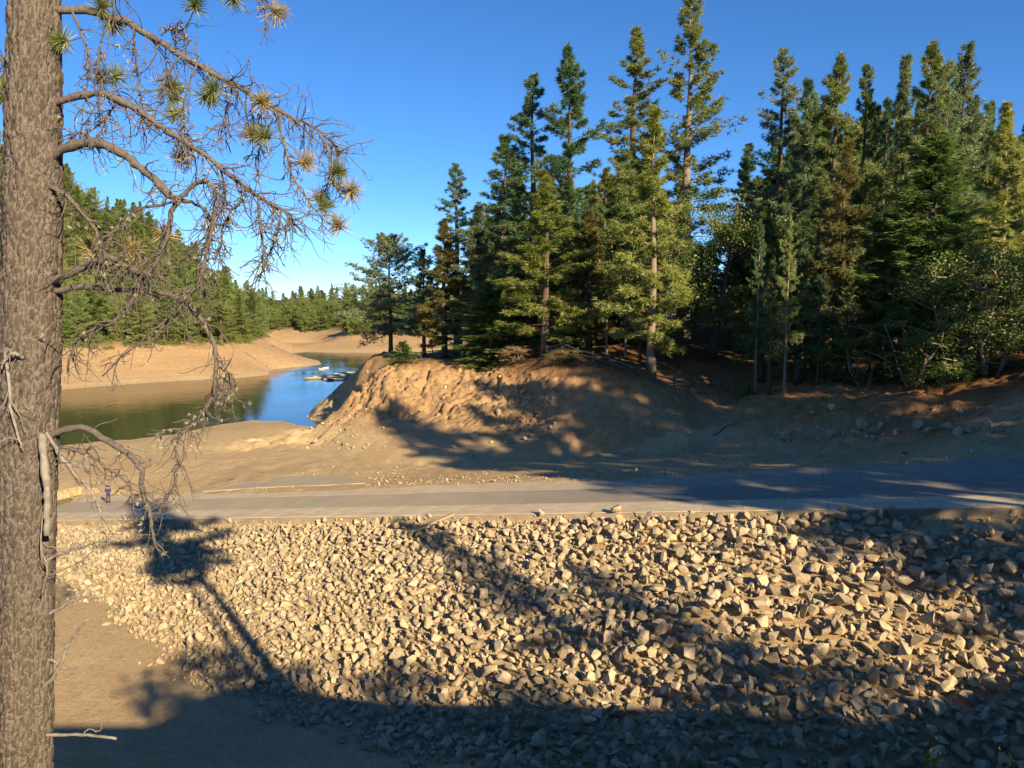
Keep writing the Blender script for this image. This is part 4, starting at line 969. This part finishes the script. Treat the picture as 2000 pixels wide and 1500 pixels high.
BR = [  # pixel path, r0, r1, k, twigs, twig length, material, lichens
    ([(66, -190), (150, -180), (260, -130), (380, -75), (470, -25), (520, 5), (537, 20)], .050, .006, -.15, 16, .38, 'twig', 3),
    ([(95, 20), (170, 20), (215, 35), (250, 45), (300, 75), (345, 102), (400, 135), (450, 160), (500, 190), (540, 215), (580, 235), (610, 246), (640, 270), (665, 296), (715, 303)], .060, .006, .10, 62, .52, 'twig', 16),
    ([(90, 208), (125, 195), (190, 182), (230, 195), (270, 215), (310, 245), (350, 270), (395, 298), (440, 335), (480, 365), (520, 395), (555, 412), (570, 435), (578, 455)], .058, .014, -.12, 58, .50, 'twig', 16),
    ([(85, 312), (125, 290), (165, 278), (195, 280), (230, 295), (265, 320), (300, 350), (330, 380), (352, 390)], .072, .050, -.25, 20, .42, 'twig', 6),
    ([(350, 390), (372, 366), (395, 355), (414, 362), (421, 395), (416, 440), (405, 480), (396, 530), (370, 575), (335, 615), (285, 660), (235, 700), (200, 735)], .034, .010, -.25, 40, .42, 'twig', 9),
    ([(352, 390), (335, 412), (330, 440), (322, 478), (300, 520), (275, 555), (255, 592), (220, 628), (180, 645), (150, 666), (138, 692), (131, 725)], .036, .014, -.25, 40, .42, 'twig', 9),
    ([(352, 388), (310, 402), (270, 410), (240, 430), (215, 460), (204, 495), (202, 540), (214, 572)], .020, .010, -.30, 16, .34, 'twig', 5),
    ([(355, 392), (385, 400), (405, 418), (410, 440), (404, 470), (392, 505), (390, 560)], .026, .008, -.20, 16, .40, 'twig', 4),
    ([(100, 550), (140, 533), (190, 511), (215, 503), (245, 520), (275, 532), (298, 540)], .052, .036, -.35, 26, .55, 'twig', 4),
    ([(95, 362), (125, 378), (150, 402), (172, 430), (190, 458), (196, 492), (206, 540), (214, 572)], .036, .012, -.45, 16, .36, 'twig', 4),
    ([(100, 570), (160, 560), (220, 565), (290, 570), (340, 578), (370, 598), (400, 632), (419, 680), (422, 722), (419, 760), (404, 795), (385, 820), (364, 840), (348, 853), (345, 890), (348, 915), (336, 958), (320, 985), (300, 1020)], .045, .010, -.10, 46, .40, 'twig', 14),
    ([(421, 718), (436, 722), (450, 738), (446, 765), (430, 787), (400, 812), (370, 836), (330, 840), (280, 852)], .018, .007, -.05, 22, .26, 'twig', 12),
    ([(85, 862), (115, 842), (165, 836), (200, 855), (240, 880), (264, 900), (277, 920), (275, 942), (278, 962), (287, 985), (294, 1010), (298, 1040), (302, 1056), (297, 1080)], .055, .018, -.25, 14, .40, 'twig', 6),
    ([(250, 872), (280, 880), (300, 884), (312, 881)], .016, .006, -.25, 0, 0, 'deadwood', 0),
    ([(278, 905), (300, 904), (322, 907)], .010, .004, -.25, 0, 0, 'deadwood', 0),
    ([(72, 815), (100, 860), (125, 900), (150, 930), (175, 955), (190, 982), (200, 1012), (206, 1042)], .028, .014, -.55, 12, .36, 'deadwood', 0),
    ([(82, 850), (86, 900), (91, 950), (93, 1000), (91, 1045)], .056, .042, -.6, 0, 0, 'deadwood', 0),
    ([(10, 690), (18, 740), (22, 800), (35, 850), (43, 878)], .026, .012, -1.2, 3, .3, 'deadwood', 0),
    ([(45, 700), (30, 690), (12, 700), (2, 720)], .03, .018, -.9, 2, .3, 'deadwood', 0),
    ([(85, 1200), (110, 1192), (140, 1174), (170, 1166), (196, 1169)], .032, .020, -.3, 2, .2, 'deadwood', 0),
    ([(70, 1350), (100, 1328), (118, 1300), (128, 1268), (148, 1236), (171, 1210)], .036, .014, -.5, 0, 0, 'deadwood', 0),
    ([(112, 1302), (130, 1305), (150, 1307), (168, 1316)], .018, .010, -.4, 0, 0, 'deadwood', 0),
    ([(116, 1300), (100, 1288), (78, 1287), (45, 1304), (-5, 1301)], .022, .010, -.2, 2, .2, 'deadwood', 0),
    ([(80, 1436), (150, 1435), (190, 1437), (226, 1444)], .026, .020, -.25, 0, 0, 'deadwood', 0),
    ([(162, 1432), (174, 1424), (188, 1428), (196, 1426), (200, 1412)], .010, .005, -.25, 0, 0, 'deadwood', 0),
    ([(85, 1098), (112, 1084), (135, 1075), (160, 1070), (190, 1060), (232, 1055)], .034, .012, -.35, 8, .26, 'deadwood', 0),
    ([(90, 880), (120, 872), (150, 880), (185, 895), (210, 915), (240, 935), (257, 958), (255, 985)], .030, .012, -.4, 14, .35, 'twig', 2),
    ([(80, 1165), (92, 1110), (78, 1060), (84, 1000)], .016, .008, -1.0, 2, .2, 'deadwood', 0),
    ([(95, 1125), (130, 1110), (165, 1090), (190, 1070)], .012, .006, -.3, 4, .2, 'deadwood', 0),
    ([(45, 440), (20, 422), (-30, 405), (-120, 390)], .045, .02, -.2, 6, .5, 'twig', 2),
    ([(48, 555), (20, 540), (-30, 525), (-140, 540)], .045, .02, -.2, 6, .5, 'twig', 2),
    ([(40, 150), (15, 130), (-25, 95), (-140, 60)], .045, .02, .2, 10, .5, 'twig', 2),
    ([(40, 330), (-20, 345), (-120, 330)], .040, .018, .3, 8, .5, 'twig', 1),
    ([(70, -420), (180, -440), (320, -380), (430, -300)], .05, .01, -.2, 14, .5, 'twig', 0),
    ([(70, -600), (-60, -640), (-200, -600)], .045, .01, -.3, 14, .5, 'twig', 0),
    ([(70, -760), (190, -820), (300, -800)], .04, .01, .3, 14, .5, 'twig', 0)]
BR += [(p_, .020 if i_ in (0, 6, 7, 8) else .014, .006, [-.1, .15, .0, -.05][i_ % 4] + (.10 if p_[0][1] < 260 and p_[0][0] > 300 else -.1), 15, .30, 'twig', 4) for i_, p_ in enumerate(SEC)]
br_paths = []; br_objs = []
for pts, r0, r1, k, nt_, Lt, mt, nl in BR:
    x0 = 66
    off = -.46 if max(q[0] for q in pts) < 112 and min(q[0] for q in pts) > -10 and mt == 'deadwood' else 0
    P3 = np.array([hp(x, y, (0 if off else k) * (abs(x - x0) * PD / FPX) + (off if i_ else off * .7)) for i_, (x, y) in enumerate(pts)])
    n = max(10, int(len(pts) * 4)); path = smooth_path(P3, n); path[1:] += hr.normal(0, .006, (n - 1, 3))
    rr = .88 * np.linspace(r0, r1, n) * (1 + .10 * hr.normal(size=n))
    mb = MB(); mb.tube(path, rr, 9); org = path[0].copy(); mb.V = [v - org for v in mb.V]
    br = hpart('dead_branch' if mt == 'deadwood' else 'branch', mb.mesh('branch', [M[mt]], True)); br.location = org
    br_paths.append(path); br_objs.append((br, org))
    if nt_:
        tw = MB(); tips = twigs_on(tw, path, int(nt_ * 2.1), Lt * 1.2, .0085 if mt == 'twig' else .0075, kids=3); tw.V = [v - org for v in tw.V]
        t = obj('twigs', tw.mesh('twigs', [M[mt]], True), br); t['kind'] = 'stuff'
        if nl:
            lm = MB(); lichen(lm, tips + [path], nl * 3); lm.V = [v - org for v in lm.V]
            l = obj('lichen', lm.mesh('lichen', [M['lichen']]), br); l['kind'] = 'stuff'
# needle tufts on short shoots, each its own piece
def tuft_material(name, cols): return needle_material(name, cols, .3)
M['tuft_g'] = tuft_material('green_tuft', [(.09, .125, .04), (.16, .20, .06), (.26, .28, .10)])
M['tuft_y'] = tuft_material('yellowing_tuft', [(.20, .18, .06), (.32, .27, .10), (.42, .33, .14)])
def tuft_mesh(seed, n=190, L=.20):
    r = np.random.default_rng(seed); d = unit(np.array([0, 0, .75]) + unit(r.normal(size=(n, 3)))); b = np.array([0, 0, 1.0]) * r.uniform(-.06, .02, (n, 1)); l = L * r.uniform(.65, 1.05, (n, 1)); a = unit(np.cross(d, r.normal(size=(n, 3)))) * .003
    sag = np.array([0, 0, -.018]); m1 = b + d * l * .55
    V = np.stack([b - a, b + a, m1 + a, m1 - a, b + d * l + sag], 1).reshape(-1, 3); k = np.arange(n)[:, None] * 5
    F = np.concatenate([k + [0, 1, 2], k + [0, 2, 3], k + [3, 2, 4]]); return mesh_np('needle_tuft', V, F, [M['tuft_g']])
tufts = [tuft_mesh(s) for s in range(5)]
allp = np.concatenate(br_paths)
TU = [(402, 190, 'g'), (340, 190, 'g'), (335, 168, 'g'), (228, 150, 'g'), (200, 152, 'g'), (512, 200, 'y'), (490, 264, 'y'), (518, 266, 'g'), (357, 308, 'y'), (595, 316, 'y'), (658, 336, 'g'), (686, 372, 'y'), (625, 386, 'y'), (634, 404, 'g'), (660, 440, 'y'), (540, 24, 'y'), (218, 45, 'g'), (122, 80, 'g'), (344, 222, 'g'), (175, 482, 'y'), (258, 486, 'y'), (250, 500, 'g'), (190, 500, 'y'), (3, 160, 'g'), (8, 190, 'g'), (200, 12, 'g'), (380, 10, 'g'), (455, -5, 'g'), (-20, 470, 'g'), (-10, 375, 'g'), (415, 175, 'g'), (322, 455, 'y')]
for i, (x, y, kc) in enumerate(TU):
    p = hp(x, y, hr.uniform(-.2, .2)); k = np.argmin(np.linalg.norm((allp - p) * [1, .4, 1], axis=1)); a = allp[k]
    # shoot from the nearest limb
    mid = (a + p) / 2 + [0, 0, -.06 * np.linalg.norm(p - a)] + hr.normal(0, .02, 3); sp = smooth_path([a, mid, p], 8)
    bi = int(np.argmin([np.linalg.norm(q - a, axis=1).min() for q in br_paths])); br, org = br_objs[bi]
    mb = MB(); mb.tube(sp - org, np.linspace(.009, .005, 8), 5); obj('shoot', mb.mesh('shoot', [M['twig']], True), br)
    t = obj('needle_tuft', tufts[i % 5], br); d = Vector(unit(sp[-1] - sp[-2]) * .8 + np.array([hr.normal(0, .25), hr.normal(0, .25), hr.normal(.1, .3)]))
    t.location = p - org; t.rotation_euler = d.to_track_quat('Z', 'Y').to_euler(); t.scale = (1.25, 1.25, 1.25)
    t.material_slots[0].link = 'OBJECT'; t.material_slots[0].material = M['tuft_' + kc]

# ------------------------------------------------------------------ fences and upper road
M['fence'] = simple('weathered_green_wood', (.055, .065, .05), (.11, .115, .085), 4, .9, .4, .01)
M['road'] = simple('upper_road_asphalt', (.13, .13, .13), (.19, .185, .175), 2, .9, .3, .01)
M['pale_kerb'] = simple('pale_kerb', (.52, .48, .42), (.64, .60, .53), 2, .85, .3, .01)
def fence(pix, D0, name, label, hgt=1.25, rails=(.45, .95), step=None):
    P = []
    for x, y, D in pix:
        X = X_of(x, D); P.append(np.array([X, D, h1(X, D)]))
    root = tag(empty(name, P[0]), label, 'fence'); o0 = Vector(P[0])
    for p in P:
        mb = MB(); mb.box((0, 0, hgt / 2 - .15), (.14, .14, hgt + .3)); q = obj('post', mb.mesh('post', [M['fence']]), root); q.location = Vector(p) - o0
    for a, b in zip(P[:-1], P[1:]):
        for r in rails:
            mb = MB(); mb.bar(np.array([0, 0, 0]), b - a, .06, .15); q = obj('rail', mb.mesh('rail', [M['fence']]), root); q.location = Vector(a) + Vector((0, -.09, r)) - o0
    return root
def lin(a, b, n): return [tuple(np.array(a) + (np.array(b) - np.array(a)) * k / (n - 1)) for k in range(n)]
fence(lin((1068, 0, 100.5), (1280, 0, 86.8), 8), 0, 'rail_fence', 'dark green rail fence running down along the shaded bank edge')
fence(lin((1282, 0, 86.6), (1425, 0, 91), 5), 0, 'rail_fence', 'dark green rail fence across the trail mouth', 1.3, (.4, .9))
fence([(803, 0, 121), (822, 0, 119), (845, 0, 122), (870, 0, 126)], 0, 'rail_fence', 'short dark rail fence on top of the mound')
def strip(name, mid, w, lift, m, label=None, parent=None, hgt=0):
    P = smooth_path(mid, 40); T = unit(np.gradient(P, axis=0)); L = np.stack([-T[:, 1], T[:, 0]], 1); mb = MB()
    a = P + L * w / 2; b = P - L * w / 2; za = np.maximum(height(a[:, 0], a[:, 1]), height(b[:, 0], b[:, 1])) + lift
    A3 = np.column_stack([a, za]); B3 = np.column_stack([b, za]); V = np.concatenate([A3, B3, A3 - [0, 0, .5 + hgt], B3 - [0, 0, .5 + hgt]]); n = len(P); i = np.arange(n - 1)
    for s0, s1 in ((0, n), (n, 3 * n), (2 * n, 0)): mb.add(V, np.stack([i + s0, i + s1, i + s1 + 1, i + s0 + 1], 1))
    o = obj(name, mb.mesh(name, [m]), parent); return o
rd = np.array([(X_of(x, D), D) for x, D in [(1150, 139), (1290, 133), (1420, 129), (1560, 122), (1750, 110), (1960, 95), (2150, 88), (2400, 80)]])
tag(strip('upper_road', rd, 6.0, .10, M['road']), 'shaded asphalt road behind the wooded headland', kind='structure')
nrm = np.array([0, -1.0]); tag(strip('road_kerb', rd + nrm * 3.4, .5, .45, M['pale_kerb']), 'pale kerb along the upper road', kind='structure')

# ------------------------------------------------------------------ people
M['skin'] = simple('skin', (.42, .26, .19), (.50, .32, .24), 20, .6, .1, .002)
M['jacket'] = simple('blue_jacket', (.030, .028, .12), (.05, .045, .19), 20, .9, .4, .01)
M['trousers'] = simple('maroon_trousers', (.055, .022, .035), (.085, .035, .05), 20, .9, .4, .01)
M['hair'] = simple('dark_hair', (.02, .015, .012), (.05, .038, .03), 60, .8, .4, .004)
M['shoe'] = simple('dark_shoe', (.02, .02, .02), (.05, .05, .05), 20, .7, .2, .004)
def skin_mesh(name, verts, edges, radii, root, mats, classify, sub=2):
    me = bpy.data.meshes.new(name); me.from_pydata(verts, edges, []); o = bpy.data.objects.new(name, me); COL.objects.link(o)
    md = o.modifiers.new('s', 'SKIN'); sv = me.skin_vertices[0].data
    for i, r in enumerate(radii): sv[i].radius = (r, r) if not isinstance(r, tuple) else r; sv[i].use_root = (i == root)
    o.modifiers.new('d', 'SUBSURF').levels = sub
    dg = bpy.context.evaluated_depsgraph_get(); me2 = bpy.data.meshes.new_from_object(o.evaluated_get(dg)); bpy.data.objects.remove(o)
    me2.materials.clear()
    for m in mats: me2.materials.append(m)
    for p in me2.polygons: p.material_index = classify(p.center); p.use_smooth = True
    return me2
def standing():
    v = [(0, 0, .95), (0, .01, 1.12), (0, .01, 1.32), (0, .0, 1.46), (0, -.01, 1.53), (0, .0, 1.62), (0, .01, 1.72),
         (-.19, 0, 1.43), (-.27, .02, 1.17), (-.17, .22, 1.10), (-.12, .30, 1.13), (.19, 0, 1.43), (.27, .02, 1.17), (.17, .22, 1.10), (.12, .30, 1.13),
         (-.09, 0, .90), (-.11, .02, .50), (-.12, -.02, .09), (-.13, .14, .04), (.09, 0, .90), (.11, .02, .50), (.12, -.02, .09), (.13, .14, .04)]
    for sgn, pt in ((-1, 9), (1, 13)):                      # five fingers at each hand
        for k in range(5): v.append((sgn * (.12 - .012 * k + (.03 if k == 0 else 0)), .345 + .012 * (k % 3) - (.05 if k == 0 else 0), 1.16 - .022 * k + (.03 if k == 0 else 0)))
    e = [(0, 1), (1, 2), (2, 3), (3, 4), (4, 5), (5, 6), (3, 7), (7, 8), (8, 9), (9, 10), (3, 11), (11, 12), (12, 13), (13, 14), (0, 15), (15, 16), (16, 17), (17, 18), (0, 19), (19, 20), (20, 21), (21, 22)]
    e += [(10, 23 + k) for k in range(5)] + [(14, 28 + k) for k in range(5)]
    r = [(.17, .13), (.16, .12), (.19, .13), (.12, .10), .055, (.085, .10), (.075, .09), .075, .055, .045, .035, .075, .055, .045, .035, .10, .070, .05, .045, .10, .07, .05, .045] + [.009] * 10
    def cl(c_):
        if c_.z > 1.50: return 0
        if c_.y > .27 and c_.z > 1.0: return 0
        if c_.z < .10: return 3
        return 1 if c_.z > .88 else 2
    return skin_mesh('person', v, e, r, 0, [M['skin'], M['jacket'], M['trousers'], M['shoe']], cl)
pp = ramp_hit(212, 983); pp = (pp[0], pp[1], float(ramp_z(ramp_st(pp[0], pp[1])[0])) + .008)
person = tag(obj('person', standing(), loc=pp), 'person in blue jacket and dark maroon trousers standing on the ramp, back turned', 'person'); person.rotation_euler = (0, 0, .25)
bm = bmesh.new(); bmesh.ops.create_uvsphere(bm, u_segments=12, v_segments=8, radius=.108)
for v in bm.verts: v.co.z *= 1.1; v.co.y = v.co.y * 1.0 - .012
bmesh.ops.delete(bm, geom=[v for v in bm.verts if v.co.z < -.03 and v.co.y > .02], context='VERTS'); me = bpy.data.meshes.new('hair'); bm.to_mesh(me); bm.free(); me.materials.append(M['hair'])
obj('hair', me, person, (0, 0, 1.69))

# ------------------------------------------------------------------ boat, docks, wake
M['alu'] = simple('grey_boat_hull', (.42, .43, .43), (.55, .56, .56), 6, .5, .1, .005)
M['dock'] = simple('sun_bleached_dock', (.50, .44, .30), (.62, .56, .40), 2, .9, .3, .01)
M['float'] = simple('dark_float', (.10, .10, .10), (.2, .19, .17), 3, .9, .2, .01)
bx_, by_, _ = on_z(632, 721, 0)
boat = tag(empty('fishing_boat', (bx_, by_, -.12), 1.0), 'small grey motor boat crossing the blue water left of the docks', 'boat')
secs = [(-2.1, .62, .55), (-1.2, .78, .55), (0, .82, .56), (1.1, .68, .62), (1.9, .34, .72), (2.3, .04, .80)]; V = []
for x, w, h_ in secs: V += [(x, -w, h_), (x, -w * .75, .12), (x, 0, 0.0 if x < 1.5 else .15), (x, w * .75, .12), (x, w, h_), (x, w * .88, h_ - .02), (x, w * .62, .2), (x, 0, .18), (x, -w * .62, .2), (x, -w * .88, h_ - .02)]
F = [[a * 10 + k, a * 10 + (k + 1) % 10, (a + 1) * 10 + (k + 1) % 10, (a + 1) * 10 + k] for a in range(5) for k in range(10)]
F += [[0, 1, 8, 9], [1, 2, 7, 8], [2, 3, 6, 7], [3, 4, 5, 6]]
obj('hull', mesh_np('hull', V, F, [M['alu']]), boat)
for x in (-1.2, .4):
    mb = MB(); mb.box((x, 0, .42), (.28, 1.4, .05)); obj('bench', mb.mesh('bench', [M['dock']]), boat)
mb = MB(); mb.box((-2.2, 0, .85), (.34, .28, .42)); mb.box((-2.2, 0, .3), (.14, .1, .9)); obj('outboard_motor', mb.mesh('outboard_motor', [M['float']]), boat)
def seated():
    v = [(0, 0, .12), (.02, 0, .35), (.04, 0, .55), (.05, 0, .66), (.06, 0, .80), (.06, 0, .90), (.03, -.19, .58), (.10, -.26, .34), (.32, -.20, .28), (.03, .19, .58), (.10, .26, .34), (.32, .20, .28), (.38, -.12, .14), (.42, -.12, -.24), (.38, .12, .14), (.42, .12, -.24)]
    e = [(0, 1), (1, 2), (2, 3), (3, 4), (4, 5), (2, 6), (6, 7), (7, 8), (2, 9), (9, 10), (10, 11), (0, 12), (12, 13), (0, 14), (14, 15)]
    r = [.15, .16, .17, .06, .09, .08, .07, .055, .04, .07, .055, .04, .085, .06, .085, .06]
    return skin_mesh('person', v, e, r, 0, [M['skin'], M['float'], M['trousers']], lambda c_: 0 if c_.z > .70 else (1 if c_.z > .2 else 2), 1)
ca_, sa_ = math.cos(1.0), math.sin(1.0)
tag(obj('person', seated(), loc=(bx_ - 1.2 * ca_, by_ - 1.2 * sa_, .34)), 'person in dark clothes seated at the stern of the small motor boat', 'person').rotation_euler = (0, 0, 1.0)
def wake(pts, name):
    P = smooth_path([on_z(x, y, 0)[:2] for x, y in pts], 30); T = unit(np.gradient(P, axis=0)); L = np.stack([-T[:, 1], T[:, 0]], 1); w = np.linspace(.5, 1.6, 30)[:, None]
    hgt = np.linspace(.16, .05, 30)
    V = np.concatenate([np.column_stack([P - L * w, np.full(30, -.02)]), np.column_stack([P, hgt]), np.column_stack([P + L * w, np.full(30, -.02)])]); i = np.arange(29)
    return V, np.concatenate([np.stack([i + s, i + s + 30, i + s + 31, i + s + 1], 1) for s in (0, 30)])
mb = MB()
for pts in ([(628, 721), (590, 724), (540, 728), (470, 735), (400, 742)], [(636, 722), (650, 728), (668, 735), (690, 742)]): mb.add(*wake(pts, 'wake'))
tag(obj('wake', mb.mesh('wake', [M['water']], True)), 'low V-shaped wake ridges trailing from the motor boat', 'wake', kind='stuff')
names = ['outermost floating dock section, at the left end of the cluster', 'second floating dock section from the left end', 'third floating dock section from the left end', 'fourth floating dock section, in the front row', 'middle floating dock section of the cluster', 'floating dock section just right of the middle', 'rear floating dock section nearest the boat', 'floating dock section half hidden by the mound', 'farthest pale floating dock section by the mound']
for i, (xa, xb, y) in enumerate([(595, 640, 741), (612, 660, 738), (632, 676, 743), (630, 690, 735.5), (650, 705, 739), (648, 716, 732.5), (662, 724, 730), (690, 730, 735), (700, 736, 727)]):
    a = np.array(on_z(xa, y, 0)); b = np.array(on_z(xb, y - 1.2, 0)); d = b - a; L = np.linalg.norm(d); rz = math.atan2(d[1], d[0]); cn = (a + b) / 2
    r = tag(empty('floating_dock', cn, rz), names[i], 'dock', 'floating dock sections')
    mb = MB(); mb.box((0, 0, .42), (L, 1.5, .14)); obj('deck', mb.mesh('deck', [M['dock']]), r)
    for k in (-.42, .42): mb = MB(); mb.box((0, k, .14), (L * .97, .5, .42)); obj('pontoon', mb.mesh('pontoon', [M['float']]), r)
# ------------------------------------------------------------------ shrub tip at the lower right
Xb, Db = X_of(1975, 4.6) + .85, 4.6
zb = h1(Xb, Db); zt = at(1950, 1462, 4.6)[2]
tb, V, F = gen_broadleaf(91, 3.0, 1.3, .35, 3, 6, 60, 26, .075); key = 'near_shrub'
proto(key, (tb, V, F), 3.0, 1.3, 'twig', 'l_bright')
place(key, (Xb, Db, zb - .1), zt - zb + .2, .62, 1.0, 'shrub', 'bright leafy shrub tip poking into the lower right corner', 'shrub', 'l_bright')

# ------------------------------------------------------------------ fallen wood and grass tufts
def fallen(p0, p1, r, label, m='deadwood', lift=.1, D=None):
    a = ground_far(*p0); b = ground_far(*p1); mid = (a + b) / 2 + hr.normal(0, .05 * np.linalg.norm(b - a), 3) * [1, 1, 0]
    P = smooth_path([a, mid, b], 12); P[:, 2] = height(P[:, 0], P[:, 1]) + lift; mb = MB(); mb.tube(P - P[0], np.linspace(r, r * .4, 12), 7)
    for k in (4, 7, 9):
        d = unit(unit(P[k + 1] - P[k]) + unit(hr.normal(size=3)) * .8); d[2] = abs(d[2]); L = .16 * np.linalg.norm(b - a)
        mb.tube(np.array([P[k], P[k] + d * L * .5, P[k] + d * L + [0, 0, .05]]) - P[0], [r * .4, r * .3, r * .12], 5)
    tag(obj('fallen_branch', mb.mesh('fallen_branch', [M[m]], True), loc=P[0]), label, 'branch')
def ground_far(x, y):
    dx, dy, dz = ray(x, y); k = np.linspace(15, 420, 6000); z = height(dx * k, dy * k); h = np.nonzero(CAM_Z + dz * k < z)[0][0]
    return np.array([dx * k[h], dy * k[h], z[h]])
fallen((1393, 853), (1440, 828), .07, 'dark bare branch fallen on the shaded shelf by the trail mouth', 'bark')
fallen((1448, 752), (1478, 712), .06, 'pale leaning stick at the trail mouth', 'deadwood', .5)
fallen((532, 676), (600, 700), .22, 'long bleached log lying down the left sandy spit', 'deadwood')
fallen((480, 690), (530, 722), .18, 'second bleached log left of the longest one on the spit', 'deadwood')
fallen((1240, 1018), (1275, 1012), .05, 'thin driftwood stick on top of the riprap', 'deadwood', .35)
M['grass'] = needle_material('weed_grass', [(.10, .15, .04), (.17, .22, .06), (.26, .27, .10)])
def grass(x, y, hgt, label):
    p = ground_far(x, y); n = 70; b = hr.normal(0, .16, (n, 3)) * [1, 1, 0]; d = unit(hr.normal(0, .4, (n, 3)) + [0, 0, 1]); a = unit(np.cross(d, hr.normal(size=(n, 3)))) * .012; l = hgt * hr.uniform(.5, 1.1, (n, 1))
    V = np.stack([b - a, b + a, b + d * l], 1).reshape(-1, 3)
    tag(obj('grass_tuft', mesh_np('grass_tuft', V, np.arange(3 * n).reshape(-1, 3), [M['grass']]), loc=p), label, 'grass')
grass(1470, 1006, .55, 'green weed tuft at the top of the riprap under the ramp edge')
grass(1612, 1004, .4, 'smaller weed tuft further right under the ramp edge')
grass(1990, 988, .8, 'weed clump at the ramp edge by the right picture border')
grass(452, 938, .35, 'low weed beside the grey apron on the sand')
